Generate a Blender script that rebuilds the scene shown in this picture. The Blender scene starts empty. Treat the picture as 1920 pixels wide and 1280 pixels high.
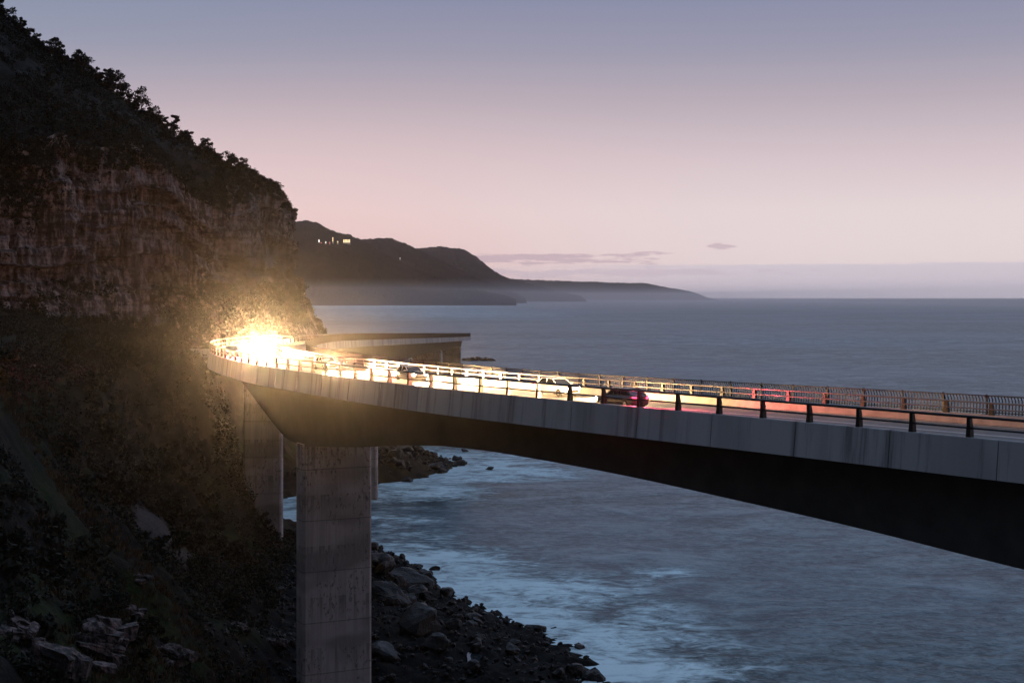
import bpy, math, random
import numpy as np

# ------------------------------------------------------------------ camera, sky, sun, exposure
F = 2667.0          # focal length in photo pixels (1920 wide)
Y0 = 556.5          # photo row of the horizon
CZ = 43.7           # camera height over the sea
sc = bpy.context.scene
C = sc.collection
sc.render.resolution_x, sc.render.resolution_y = 1024, 682
sc.view_settings.view_transform = 'Standard'
sc.view_settings.look = 'None'
sc.view_settings.exposure = 0.0
sc.view_settings.gamma = 1.0
sc.render.engine = 'CYCLES'
sc.cycles.use_denoising = True
try:
    sc.cycles.denoiser = 'OPENIMAGEDENOISE'
except Exception:
    pass
sc.cycles.max_bounces = 5
sc.cycles.diffuse_bounces = 3
sc.cycles.glossy_bounces = 3
sc.cycles.volume_bounces = 1
sc.cycles.transparent_max_bounces = 8
sc.cycles.sample_clamp_indirect = 25.0

cam_d = bpy.data.cameras.new('camera')
cam = bpy.data.objects.new('camera', cam_d)
C.objects.link(cam)
cam.location = (0, 0, CZ)
cam.rotation_euler = (math.radians(90), 0, 0)
cam_d.lens = 50.0
cam_d.sensor_width = 36.0
cam_d.shift_y = -(640 - Y0) / 1920.0
cam_d.clip_start = 0.5
cam_d.clip_end = 300000
sc.camera = cam


def srgb(r, g, b):
    f = lambda c: (c / 255 / 12.92) if c / 255 <= 0.04045 else ((c / 255 + 0.055) / 1.055) ** 2.4
    return (f(r), f(g), f(b), 1.0)


class G:
    """small node-graph helper"""
    def __init__(s, tree):
        s.t = tree
        s.n = tree.nodes
        s.l = tree.links

    def new(s, typ, **kw):
        nd = s.n.new(typ)
        for k, v in kw.items():
            setattr(nd, k, v)
        return nd

    def put(s, sock, v):
        if isinstance(v, bpy.types.NodeSocket):
            s.l.new(v, sock)
        else:
            sock.default_value = v

    def m(s, op, a, b=0.0, c=None, clamp=False):
        nd = s.new('ShaderNodeMath', operation=op, use_clamp=clamp)
        s.put(nd.inputs[0], a)
        s.put(nd.inputs[1], b)
        if c is not None:
            s.put(nd.inputs[2], c)
        return nd.outputs[0]

    def step(s, v, a, b):
        nd = s.new('ShaderNodeMapRange', interpolation_type='SMOOTHSTEP')
        s.put(nd.inputs[0], v)
        nd.inputs[1].default_value = a
        nd.inputs[2].default_value = b
        return nd.outputs[0]

    def mix(s, f, a, b, blend='MIX'):
        nd = s.new('ShaderNodeMix', data_type='RGBA', blend_type=blend)
        s.put(nd.inputs[0], f)
        s.put(nd.inputs[6], a)
        s.put(nd.inputs[7], b)
        return nd.outputs[2]

    def ramp(s, v, stops, interp='LINEAR'):
        nd = s.new('ShaderNodeValToRGB')
        cr = nd.color_ramp
        cr.interpolation = interp
        while len(cr.elements) < len(stops):
            cr.elements.new(0.5)
        for e, (p, c) in zip(cr.elements, stops):
            e.position = p
            e.color = c if len(c) == 4 else (*c, 1)
        s.put(nd.inputs[0], v)
        return nd.outputs[0]

    def map(s, vec, scale=(1, 1, 1), rot=(0, 0, 0), loc=(0, 0, 0)):
        nd = s.new('ShaderNodeMapping')
        s.put(nd.inputs[0], vec)
        nd.inputs[1].default_value = loc
        nd.inputs[2].default_value = rot
        nd.inputs[3].default_value = scale
        return nd.outputs[0]

    def noise(s, vec, scale=1.0, detail=4, rough=0.55, dist=0.0, col=False):
        nd = s.new('ShaderNodeTexNoise')
        s.put(nd.inputs['Vector'], vec)
        nd.inputs['Scale'].default_value = scale
        nd.inputs['Detail'].default_value = detail
        nd.inputs['Roughness'].default_value = rough
        nd.inputs['Distortion'].default_value = dist
        return nd.outputs[1 if col else 0]

    def vor(s, vec, scale=1.0, feature='F1', out=0):
        nd = s.new('ShaderNodeTexVoronoi', feature=feature)
        s.put(nd.inputs['Vector'], vec)
        nd.inputs['Scale'].default_value = scale
        return nd.outputs[out]

    def bump(s, h, strength=0.5, dist=0.1):
        nd = s.new('ShaderNodeBump')
        s.put(nd.inputs['Height'], h)
        nd.inputs['Strength'].default_value = strength
        nd.inputs['Distance'].default_value = dist
        return nd.outputs[0]


W = bpy.data.worlds.new('World')
sc.world = W
W.use_nodes = True
g = G(W.node_tree)
bg = g.n['Background']
gen = g.new('ShaderNodeTexCoord').outputs['Generated']
sep = g.new('ShaderNodeSeparateXYZ')
g.l.new(gen, sep.inputs[0])
sx, sy, sz = sep.outputs
elev = g.m('DIVIDE', sz, 0.6, clamp=True)
K = 1 / 0.6
sky = g.ramp(elev, [
    (0.000 * K, srgb(226, 212, 218)),
    (0.022 * K, srgb(235, 219, 219)),
    (0.060 * K, srgb(230, 215, 217)),
    (0.095 * K, srgb(214, 197, 203)),
    (0.135 * K, srgb(184, 172, 183)),
    (0.170 * K, srgb(155, 153, 173)),
    (0.210 * K, srgb(134, 139, 167)),
    (0.300 * K, srgb(118, 133, 168)),
    (0.62, (0.30, 0.42, 0.64, 1)), (1.000, (0.34, 0.48, 0.74, 1))])
# pink afterglow low over the land, to the left
dx = g.m('ADD', sx, 0.16)
ga = g.m('MULTIPLY', g.m('MULTIPLY', dx, dx), -22.0)
gz = g.m('MULTIPLY', g.m('MULTIPLY', sz, sz), -110.0)
pink = g.m('MULTIPLY', g.m('EXPONENT', g.m('ADD', ga, gz)), 0.6)
sky = g.mix(pink, sky, srgb(238, 188, 184))
# greener, paler blue high on the left
gl = g.m('MULTIPLY', g.step(sx, 0.0, -0.4), g.step(sz, 0.10, 0.22))
sky = g.mix(g.m('MULTIPLY', gl, 0.5), sky, srgb(132, 150, 172))
# cloud bank on the horizon and wisps
nv = g.map(gen, scale=(5, 5, 55))
n1 = g.noise(nv, 2.2, 5, 0.6)
n2 = g.noise(g.map(gen, scale=(9, 9, 90)), 3.0, 7, 0.68)
topn = g.m('ADD', sz, g.m('MULTIPLY', g.m('SUBTRACT', n1, 0.5), 0.007))
bank = g.m('MULTIPLY', g.step(topn, 0.0235, 0.0215), g.step(sx, -0.06, 0.20))
sky = g.mix(g.m('MULTIPLY', bank, 0.72), sky, srgb(204, 197, 211))


def wisp(sky, cx, cz, rx, rz, col, k):
    ax = g.m('DIVIDE', g.m('SUBTRACT', sx, cx), rx)
    az = g.m('DIVIDE', g.m('SUBTRACT', sz, cz), rz)
    r2 = g.m('ADD', g.m('MULTIPLY', ax, ax), g.m('MULTIPLY', az, az))
    r2 = g.m('ADD', r2, g.m('MULTIPLY', g.m('SUBTRACT', n2, 0.5), 9.0))
    return g.mix(g.m('MULTIPLY', g.step(r2, 1.0, 0.1), k), sky, col)


sky = wisp(sky, 0.030, 0.0275, 0.075, 0.0045, srgb(196, 172, 184), 0.85)
sky = wisp(sky, 0.145, 0.0350, 0.010, 0.0026, srgb(200, 178, 188), 0.8)
sky = wisp(sky, 0.055, 0.0170, 0.130, 0.0040, srgb(204, 188, 200), 0.7)
front = g.step(sy, -0.5, 0.6)
dim = g.m('ADD', g.m('MULTIPLY', front, 0.66), 0.34)
nish = g.new('ShaderNodeTexSky', sky_type='NISHITA')
nish.sun_disc = False
nish.sun_elevation = math.radians(1.0)
nish.sun_rotation = math.radians(-75)
dimv = g.new('ShaderNodeVectorMath', operation='SCALE')
g.l.new(sky, dimv.inputs[0])
g.l.new(dim, dimv.inputs[3])
nishv = g.new('ShaderNodeVectorMath', operation='SCALE')
g.l.new(nish.outputs[0], nishv.inputs[0])
nishv.inputs[3].default_value = 0.008
addv = g.new('ShaderNodeVectorMath', operation='ADD')
g.l.new(dimv.outputs[0], addv.inputs[0])
g.l.new(nishv.outputs[0], addv.inputs[1])
g.l.new(addv.outputs[0], bg.inputs[0])
bg.inputs[1].default_value = 1.0

sun_d = bpy.data.lights.new('sun', 'SUN')
sun_d.energy = 0.10
sun_d.angle = math.radians(12)
sun_d.color = (1.0, 0.72, 0.62)
sun = bpy.data.objects.new('sun', sun_d)
C.objects.link(sun)
sun.rotation_euler = (math.radians(84), 0, math.radians(-75 + 180))

# ------------------------------------------------------------------ helpers
R = np.random.default_rng(7)


def P(px, py, d):
    return np.array([(px - 960) / F * d, d, CZ - (py - Y0) * d / F])


def proj(p):
    p = np.asarray(p)
    return 960 + F * p[..., 0] / p[..., 1], Y0 + F * (CZ - p[..., 2]) / p[..., 1]


def mesh(name, V, FC, mat=None, smooth=False, uv=None, attr=None):
    """V (n,3); FC list of faces or int array (m,k)"""
    me = bpy.data.meshes.new(name)
    V = np.asarray(V, np.float32)
    if isinstance(FC, np.ndarray):
        k = FC.shape[1]
        me.vertices.add(len(V))
        me.vertices.foreach_set('co', V.ravel())
        me.loops.add(FC.size)
        me.loops.foreach_set('vertex_index', FC.astype(np.int32).ravel())
        me.polygons.add(len(FC))
        me.polygons.foreach_set('loop_start', np.arange(0, FC.size, k, dtype=np.int32))
        me.polygons.foreach_set('loop_total', np.full(len(FC), k, np.int32))
        me.update(calc_edges=True)
    else:
        me.from_pydata([tuple(map(float, v)) for v in V], [], [tuple(f) for f in FC])
        me.update()
    me.polygons.foreach_set('use_smooth', np.full(len(me.polygons), bool(smooth)))
    if uv is not None:
        ul = me.uv_layers.new(name='UVMap')
        li = np.empty(len(me.loops), np.int32)
        me.loops.foreach_get('vertex_index', li)
        ul.data.foreach_set('uv', np.asarray(uv, np.float32)[li].ravel())
    if attr:
        for k, a in attr.items():
            at = me.attributes.new(k, 'FLOAT', 'POINT')
            at.data.foreach_set('value', np.asarray(a, np.float32).ravel())
    if mat:
        me.materials.append(mat)
    return me


def link(name, me, parent=None, loc=(0, 0, 0)):
    o = bpy.data.objects.new(name, me)
    C.objects.link(o)
    o.location = loc
    if parent is not None:
        o.parent = parent
    return o


def tag(o, label=None, cat=None, group=None, kind=None):
    if label:
        o['label'] = label
    if cat:
        o['category'] = cat
    if group:
        o['group'] = group
    if kind:
        o['kind'] = kind
    return o


def empty(name, loc=(0, 0, 0), rz=0.0):
    o = bpy.data.objects.new(name, None)
    o.empty_display_size = 0.5
    C.objects.link(o)
    o.location = loc
    o.rotation_euler = (0, 0, rz)
    return o


def copy_tree(o, parent=None):
    c = o.copy()
    C.objects.link(c)
    if parent is not None:
        c.parent = parent
    for ch in list(o.children):
        copy_tree(ch, c)
    return c


def merge(parts):
    """list of (V, F list) -> V, F"""
    V, FC, n = [], [], 0
    for v, f in parts:
        V.extend(list(map(tuple, v)))
        FC.extend([tuple(i + n for i in q) for q in f])
        n += len(v)
    return V, FC


def box(x0, x1, y0, y1, z0, z1):
    v = [(x0, y0, z0), (x1, y0, z0), (x1, y1, z0), (x0, y1, z0), (x0, y0, z1), (x1, y0, z1), (x1, y1, z1), (x0, y1, z1)]
    f = [(3, 2, 1, 0), (4, 5, 6, 7), (0, 1, 5, 4), (1, 2, 6, 5), (2, 3, 7, 6), (3, 0, 4, 7)]
    return v, f


def grid_faces(nu, nv):
    i = np.arange(nu - 1)[:, None] * nv + np.arange(nv - 1)[None, :]
    return np.stack([i, i + nv, i + nv + 1, i + 1], -1).reshape(-1, 4)


# value noise (numpy)
_perm = np.random.default_rng(3).permutation(4096)


def _h(ix, iy, iz):
    return _perm[(_perm[(_perm[ix & 4095] + iy) & 4095] + iz) & 4095] / 4095.0


def vnoise(x, y, z=0.0):
    x, y, z = np.broadcast_arrays(np.asarray(x, float), np.asarray(y, float), np.asarray(z, float))
    ix, iy, iz = np.floor(x).astype(int), np.floor(y).astype(int), np.floor(z).astype(int)
    fx, fy, fz = x - ix, y - iy, z - iz
    s = lambda t: t * t * t * (t * (6 * t - 15) + 10)
    fx, fy, fz = s(fx), s(fy), s(fz)
    out = 0
    for a in (0, 1):
        for b in (0, 1):
            for c in (0, 1):
                w = (fx if a else 1 - fx) * (fy if b else 1 - fy) * (fz if c else 1 - fz)
                out = out + w * _h(ix + a, iy + b, iz + c)
    return out * 2 - 1


def fbm(x, y, z=0.0, oct=5, gain=0.5):
    o, a, f = 0, 1.0, 1.0
    for k in range(oct):
        o = o + a * vnoise(np.asarray(x) * f + 17.3 * k, np.asarray(y) * f - 9.1 * k, np.asarray(z) * f + 4.7 * k)
        a *= gain
        f *= 2.03
    return o


def mat(name):
    m = bpy.data.materials.new(name)
    m.use_nodes = True
    gg = G(m.node_tree)
    b = gg.n['Principled BSDF']
    return m, gg, b


def simple(name, col, rough=0.6, metal=0.0, vary=0.15, scale=3.0):
    m, gg, b = mat(name)
    tc = gg.new('ShaderNodeTexCoord').outputs['Object']
    n = gg.noise(tc, scale, 4)
    c0 = tuple(c * (1 - vary) for c in col) + (1,)
    c1 = tuple(min(1, c * (1 + vary)) for c in col) + (1,)
    gg.put(b.inputs['Base Color'], gg.ramp(n, [(0.3, c0), (0.7, c1)]))
    b.inputs['Roughness'].default_value = rough
    b.inputs['Metallic'].default_value = metal
    return m


def emit(name, col, strength):
    m, gg, b = mat(name)
    b.inputs['Base Color'].default_value = (0.1, 0.1, 0.1, 1)
    b.inputs['Emission Color'].default_value = (*col, 1)
    b.inputs['Emission Strength'].default_value = strength
    return m


# ------------------------------------------------------------------ materials
def m_concrete_panel():
    m, gg, b = mat('edge_beam_concrete')
    uv = gg.new('ShaderNodeUVMap').outputs[0]
    oi = gg.new('ShaderNodeObjectInfo').outputs['Random']
    a = gg.noise(gg.map(uv, (0.85, 0.045, 1)), 1.0, 6, 0.72)      # vertical streaks
    a2 = gg.noise(gg.map(uv, (0.35, 0.05, 1)), 1.0, 3, 0.5)
    c = gg.noise(gg.map(uv, (6, 6, 1)), 1.0, 4)
    st = gg.m('ADD', gg.m('MULTIPLY', gg.step(a, 0.50, 0.68), 0.72), gg.m('ADD', gg.m('MULTIPLY', gg.step(a2, 0.48, 0.62), 0.25), gg.m('MULTIPLY', oi, 0.22)))
    fr = gg.m('FRACT', gg.m('DIVIDE', gg.m('SUBTRACT', gg.new('ShaderNodeSeparateXYZ').outputs[0], JOINT0), 7.2))
    sepn = [n_ for n_ in gg.n if n_.type == 'SEPXYZ'][-1]
    gg.l.new(uv, sepn.inputs[0])
    jd = gg.m('ABSOLUTE', gg.m('SUBTRACT', fr, 0.5))
    drip = gg.m('MULTIPLY', gg.step(jd, 0.435, 0.5), gg.step(a, 0.38, 0.55))
    st = gg.m('MAXIMUM', st, gg.m('MULTIPLY', drip, 0.75))
    col = gg.mix(st, (0.44, 0.425, 0.43, 1), (0.12, 0.115, 0.12, 1))
    col = gg.mix(gg.m('MULTIPLY', c, 0.25), col, (0.2, 0.2, 0.21, 1))
    gg.put(b.inputs['Base Color'], col)
    b.inputs['Roughness'].default_value = 0.85
    gg.put(b.inputs['Normal'], gg.bump(c, 0.25, 0.02))
    return m


def m_pier():
    m, gg, b = mat('pier_concrete')
    uv = gg.new('ShaderNodeUVMap').outputs[0]
    s = gg.new('ShaderNodeSeparateXYZ')
    gg.l.new(uv, s.inputs[0])
    # pour joints every 4.2 m, board joints every 1.4 m
    def line(v, period, w):
        fr = gg.m('FRACT', gg.m('DIVIDE', v, period))
        d = gg.m('ABSOLUTE', gg.m('SUBTRACT', fr, 0.5))
        return gg.step(d, w / period, 0.0)
    hj = line(s.outputs[1], 5.6, 0.10)
    vj = line(s.outputs[0], 1.9, 0.06)
    bl = gg.noise(gg.map(uv, (1.5, 1.2, 1)), 1.0, 8, 0.78)
    bl2 = gg.noise(gg.map(uv, (2.6, 0.5, 1)), 1.0, 5, 0.6)
    big = gg.noise(gg.map(uv, (0.22, 0.16, 1)), 1.0, 3)
    fr = gg.m('FRACT', gg.m('DIVIDE', s.outputs[1], 5.6))
    below = gg.step(fr, 0.35, 1.0)
    mott = gg.m('MULTIPLY', gg.step(bl, 0.50, 0.60), gg.step(gg.m('ADD', big, gg.m('MULTIPLY', below, 0.10)), 0.46, 0.60))
    wash = gg.noise(gg.map(uv, (0.8, 0.045, 1)), 1.0, 5, 0.65)
    run = gg.m('MULTIPLY', gg.step(wash, 0.46, 0.62), gg.m('ADD', 0.25, gg.m('MULTIPLY', below, 0.5)))
    tone = gg.noise(gg.map(uv, (0.05, 0.16, 1), loc=(3, 1.7, 0)), 1.0, 2)
    dark = gg.m('MAXIMUM', gg.m('MAXIMUM', mott, run), gg.m('MULTIPLY', gg.step(tone, 0.48, 0.62), 0.6))
    col = gg.mix(gg.m('MULTIPLY', dark, 0.80), (0.40, 0.31, 0.28, 1), (0.045, 0.034, 0.031, 1))
    col = gg.mix(gg.m('MULTIPLY', gg.step(bl2, 0.5, 0.3), 0.3), col, (0.36, 0.33, 0.31, 1))
    lines = gg.m('MAXIMUM', gg.m('MULTIPLY', hj, 0.55), gg.m('MULTIPLY', vj, 0.35))
    col = gg.mix(lines, col, (0.05, 0.043, 0.04, 1))
    gg.put(b.inputs['Base Color'], col)
    b.inputs['Roughness'].default_value = 0.9
    h = gg.m('SUBTRACT', gg.m('MULTIPLY', bl, 0.4), lines)
    gg.put(b.inputs['Normal'], gg.bump(h, 0.5, 0.05))
    return m


def m_rock(name, dark, mid, pale, strata=True, rough=0.9, sc1=0.25, bumpd=0.6, red=None):
    m, gg, b = mat(name)
    pos = gg.new('ShaderNodeNewGeometry').outputs['Position']
    n1 = gg.noise(pos, sc1, 6, 0.65)
    n2 = gg.noise(pos, sc1 * 6, 6, 0.65)
    vert = gg.noise(gg.map(pos, (1, 1, 0.10)), sc1 * 3.2, 5, 0.65)
    hor = gg.noise(gg.map(pos, (0.06, 0.06, 1.0)), 0.9, 5, 0.7)
    v = gg.m('ADD', gg.m('MULTIPLY', n2, 0.35), gg.m('MULTIPLY', n1, 0.35))
    if strata:
        v = gg.m('ADD', gg.m('MULTIPLY', v, 0.55), gg.m('ADD', gg.m('MULTIPLY', hor, 0.20), gg.m('MULTIPLY', vert, 0.52)))
        lo, hi = 0.43, 0.64
    else:
        lo, hi = 0.24, 0.46
    col = gg.ramp(v, [(lo, (*dark, 1)), (lo + (hi - lo) * 0.5, (*mid, 1)), (hi, (*pale, 1))])
    if not strata:
        b.inputs['Specular IOR Level'].default_value = 0.2
    if red:
        col = gg.mix(gg.m('MULTIPLY', gg.step(gg.noise(gg.map(pos, (1, 1, 2.2)), 0.05, 3), 0.42, 0.62), 0.4), col, (*red, 1))
    gg.put(b.inputs['Base Color'], col)
    b.inputs['Roughness'].default_value = rough
    h = gg.m('ADD', gg.m('MULTIPLY', n2, 0.6), gg.m('ADD', gg.m('MULTIPLY', vert, 0.6), gg.m('MULTIPLY', hor, 0.8 if strata else 0.1)))
    gg.put(b.inputs['Normal'], gg.bump(h, 0.8, bumpd))
    return m


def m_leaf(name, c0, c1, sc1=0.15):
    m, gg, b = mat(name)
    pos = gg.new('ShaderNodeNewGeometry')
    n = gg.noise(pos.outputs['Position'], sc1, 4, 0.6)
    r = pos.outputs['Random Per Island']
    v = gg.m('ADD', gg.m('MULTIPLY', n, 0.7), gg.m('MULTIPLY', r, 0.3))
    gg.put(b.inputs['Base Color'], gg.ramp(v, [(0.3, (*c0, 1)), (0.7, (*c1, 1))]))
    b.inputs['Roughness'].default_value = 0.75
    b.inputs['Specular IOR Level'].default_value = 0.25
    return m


M_PIER = m_pier()
M_CLIFF = m_rock('cliff_rock', (0.012, 0.009, 0.008), (0.058, 0.040, 0.034), (0.34, 0.285, 0.27), True, bumpd=1.2, red=(0.055, 0.030, 0.023))
M_BOULDER = m_rock('boulder_rock', (0.006, 0.005, 0.0046), (0.015, 0.0115, 0.0105), (0.060, 0.041, 0.036), False, 0.42, 0.8, 0.2)
M_LEDGE = m_rock('ledge_rock', (0.005, 0.0035, 0.0035), (0.020, 0.0135, 0.0125), (0.20, 0.125, 0.115), True, 0.8, 0.8, 0.15)
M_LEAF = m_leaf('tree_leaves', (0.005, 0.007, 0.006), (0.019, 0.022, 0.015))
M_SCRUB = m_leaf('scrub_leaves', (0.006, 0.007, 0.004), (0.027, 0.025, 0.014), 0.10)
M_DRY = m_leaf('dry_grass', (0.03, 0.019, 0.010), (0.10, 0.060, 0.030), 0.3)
M_BARK = simple('bark', (0.05, 0.038, 0.03), 0.9)
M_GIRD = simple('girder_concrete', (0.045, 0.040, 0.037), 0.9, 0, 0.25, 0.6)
M_STEEL = simple('dark_steel', (0.035, 0.033, 0.033), 0.38, 0.6, 0.2)
M_GALV = simple('galvanised_rail', (0.16, 0.145, 0.14), 0.35, 0.7, 0.15)
M_BAR = simple('fence_bar', (0.020, 0.019, 0.021), 0.8, 0.0, 0.1)
M_BARRIER = simple('barrier_concrete', (0.34, 0.30, 0.28), 0.85, 0, 0.22, 1.2)
M_WALK = simple('walkway_concrete', (0.20, 0.18, 0.17), 0.9, 0, 0.15, 1.5)
M_PAINT = simple('white_road_paint', (0.62, 0.60, 0.56), 0.7, 0, 0.12, 4)
M_OLDWALL = simple('old_wall_concrete', (0.42, 0.40, 0.41), 0.9, 0, 0.3, 0.35)


def m_asphalt():
    m, gg, b = mat('asphalt')
    pos = gg.new('ShaderNodeNewGeometry').outputs['Position']
    n = gg.noise(pos, 0.4, 5)
    f = gg.noise(pos, 25, 3)
    v = gg.m('ADD', gg.m('MULTIPLY', n, 0.6), gg.m('MULTIPLY', f, 0.4))
    gg.put(b.inputs['Base Color'], gg.ramp(v, [(0.35, (0.045, 0.042, 0.041, 1)), (0.65, (0.085, 0.080, 0.077, 1))]))
    b.inputs['Roughness'].default_value = 0.55
    gg.put(b.inputs['Normal'], gg.bump(f, 0.3, 0.01))
    return m


M_ROAD = m_asphalt()

# ------------------------------------------------------------------ bridge alignment (left / landward edge of the deck)
LP = np.array([(74, 30), (63, 38), (52, 47.5), (42.5, 57), (34.5, 66), (27.1, 75.2), (17.6, 88.0), (6.7, 102.2), (-4.4, 117.2), (-11.6, 128.3),
               (-16.8, 137.6), (-22.2, 147.8), (-27.8, 158.5), (-32.7, 169.5), (-38.0, 184), (-42.2, 198), (-44.9, 212),
               (-45.4, 226), (-44.3, 246), (-42.3, 270), (-40.0, 300), (-36.0, 360), (-32.2, 420), (-29.4, 480), (-29.0, 512),
               (-33, 540), (-43, 566), (-58, 588)], float)


def catmull(p, n=24):
    q = np.vstack([2 * p[0] - p[1], p, 2 * p[-1] - p[-2]])
    out = []
    t = np.linspace(0, 1, n, endpoint=False)[:, None]
    for i in range(1, len(q) - 2):
        a, b, c, d = q[i - 1], q[i], q[i + 1], q[i + 2]
        out.append(0.5 * ((2 * b) + (-a + c) * t + (2 * a - 5 * b + 4 * c - d) * t ** 2 + (-a + 3 * b - 3 * c + d) * t ** 3))
    out.append(p[-1:])
    return np.vstack(out)


_cv = catmull(LP)
for _ in range(60):                       # relax small kinks of the plan line
    _cv[1:-1] = _cv[1:-1] * 0.5 + (_cv[2:] + _cv[:-2]) * 0.25
_sg = np.r_[0, np.cumsum(np.linalg.norm(np.diff(_cv, axis=0), axis=1))]
SMAX = _sg[-1]
_tan = np.gradient(_cv, _sg, axis=0)
_tan /= np.linalg.norm(_tan, axis=1)[:, None]
WID = 14.0


def base(s):
    x = np.interp(s, _sg, _cv[:, 0])
    y = np.interp(s, _sg, _cv[:, 1])
    tx = np.interp(s, _sg, _tan[:, 0])
    ty = np.interp(s, _sg, _tan[:, 1])
    l = np.hypot(tx, ty)
    return x, y, tx / l, ty / l


S_of_Y = lambda yy: float(np.interp(yy, _cv[:, 1], _sg))
_ky = [0, 200, 232, 250, 280, 300, 400, 512, 600]
_kz = [36.0, 36.0, 36.0, 35.75, 35.1, 34.7, 32.3, 29.5, 26.0]          # top of the left parapet
_fz_y = [0, 75, 90, 120, 200, 222, 240, 262, 300, 400, 512, 600]
_fz = [37.45, 37.4, 37.2, 36.85, 36.8, 37.1, 37.45, 37.0, 36.05, 33.5, 30.7, 27.2]    # top of the right fence
_sL = [S_of_Y(v) for v in _ky]
_sF = [S_of_Y(v) for v in _fz_y]


def _smooth_interp(s, xs, ys):
    acc = 0
    for d in (-12, -8, -4, 0, 4, 8, 12):
        acc = acc + np.interp(np.asarray(s, float) + d, xs, ys)
    return acc / 7


zL = lambda s: _smooth_interp(s, _sL, _kz)
zF = lambda s: _smooth_interp(s, _sF, _fz)
FENCE_H = 1.4


def road_z(s, o):
    a = zL(s) - 0.5
    b = zF(s) - FENCE_H
    return a + (b - a) * np.clip(o / WID, 0, 1)


def pt(s, o, dz, ref='road'):
    """point at station s, offset o from the left edge, dz above road / parapet top / fence foot"""
    x, y, tx, ty = base(s)
    z = {'road': lambda: road_z(s, o), 'L': lambda: zL(s), 'F': lambda: zF(s) - FENCE_H, 'abs': lambda: 0.0 * np.asarray(s)}[ref]() + dz
    return np.stack(np.broadcast_arrays(x + ty * o, y - tx * o, z), -1)


def sweep(prof, s0, s1, step=1.5, closed=True, caps=True):
    """prof: list of (o, dz, ref); dz may be callable of s"""
    n = max(2, int(math.ceil((s1 - s0) / step)) + 1)
    ss = np.linspace(s0, s1, n)
    rows = np.stack([pt(ss, o, dz(ss) if callable(dz) else dz, ref) for o, dz, ref in prof], 1)   # (n,k,3)
    k = len(prof)
    V = rows.reshape(-1, 3)
    FC = []
    kk = k if closed else k - 1
    for i in range(n - 1):
        for j in range(kk):
            a, b = i * k + j, i * k + (j + 1) % k
            FC.append((a, b, b + k, a + k))
    if caps and closed:
        FC.append(tuple(range(k - 1, -1, -1)))
        FC.append(tuple((n - 1) * k + j for j in range(k)))
    u = np.repeat(ss, k)
    v = V[:, 2]
    return V, FC, np.stack([u, v], 1)


def tube_sweep(o, dz, ref, rad_o, rad_z, s0, s1, step=1.5, k=8):
    prof = [(o + rad_o * math.cos(2 * math.pi * i / k), dz + rad_z * math.sin(2 * math.pi * i / k), ref) for i in range(k)]
    return sweep(prof, s0, s1, step)


# find station where an offset line crosses a photo column, scanning from the near end
_ss = np.arange(0, SMAX, 0.25)


def station_at(px, o, smin=0.0, smax=None):
    smax = smax or S_EXT
    q = pt(_ss, o, 0.0)
    ok = (_ss >= smin) & (_ss <= smax) & (q[:, 1] > 5)
    x = 960 + F * q[:, 0] / q[:, 1]
    e = np.where(ok, np.abs(x - px), 1e9)
    return float(_ss[int(np.argmin(e))])


S_EXT = S_of_Y(212.0)
S_END = SMAX

# soffit of the box girder, read along the near web
_gpx = [(455, 716), (500, 778), (549, 838), (690, 838), (770, 833), (885, 839.4), (1022, 863.4), (1108, 879), (1201, 897), (1321, 925), (1472, 959), (1567, 980), (1739, 1022), (1920, 1070)]
_gs, _gz = [], []
for px, py in _gpx:
    s = station_at(px, 3.1)
    q = pt(np.array(s), 3.1, 0.0)
    _gs.append(s)
    _gz.append(CZ - (py - Y0) * q[1] / F)
_o = np.argsort(_gs)
_gs, _gz = list(np.array(_gs)[_o]), list(np.array(_gz)[_o])
print('GIRDER', [(round(a, 1), round(b, 2)) for a, b in zip(_gs, _gz)], 'len', round(SMAX, 1))
# near end (outside the frame) and far arm
s_first, z_first = _gs[0], _gz[0]
_gs = [0.0, s_first - 30, s_first - 8] + _gs
_gz = [z_first + 2.6, z_first + 1.0, z_first - 0.35] + _gz
for yy in (235, 262, 290, 312, 330, 365, 400, 430, 460, 512, 600):
    s = S_of_Y(yy)
    extra = {290: 2.4, 312: 3.0, 330: 2.3, 365: 1.1, 400: 0.6, 430: 0.5}.get(yy, 0.0)
    _gs.append(s)
    _gz.append(float(zF(np.array(s))) - 2.5 - 2.3 - extra)
_gs, _gz = np.array(_gs), np.array(_gz)


def zG(s):
    acc = 0
    for d in (-5, -2.5, 0, 2.5, 5):
        acc = acc + np.interp(np.asarray(s, float) + d, _gs, _gz)
    return acc / 5


# ------------------------------------------------------------------ bridge
bridge = empty('road_bridge', tuple(pt(np.array(100.0), 7, 0.0)))
tag(bridge, 'long curved concrete road bridge on tall piers above the sea, lit by headlights', 'bridge')
BL = np.array(bridge.location)


def bpart(name, V, FC, m, parent=bridge, smooth=False, uv=None):
    me = mesh(name, np.asarray(V) - BL, FC, m, smooth, uv)
    return link(name, me, parent)


V, FC, uv = sweep([(0.46, 0.0, 'road'), (9.6, 0.0, 'road'), (9.6, -0.45, 'road'), (0.51, -0.45, 'road')], 0, SMAX)
bpart('road_deck', V, FC, M_ROAD)
V, FC, uv = sweep([(10.02, 0.10, 'road'), (13.98, 0.10, 'road'), (13.98, -0.45, 'road'), (10.02, -0.45, 'road')], 0, SMAX)
bpart('walkway', V, FC, M_WALK)
# girder
gird = lambda ss: zG(ss)
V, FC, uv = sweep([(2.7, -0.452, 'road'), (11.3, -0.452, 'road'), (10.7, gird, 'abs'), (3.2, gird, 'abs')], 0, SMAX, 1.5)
bpart('box_girder', V, FC, M_GIRD, uv=uv)

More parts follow.
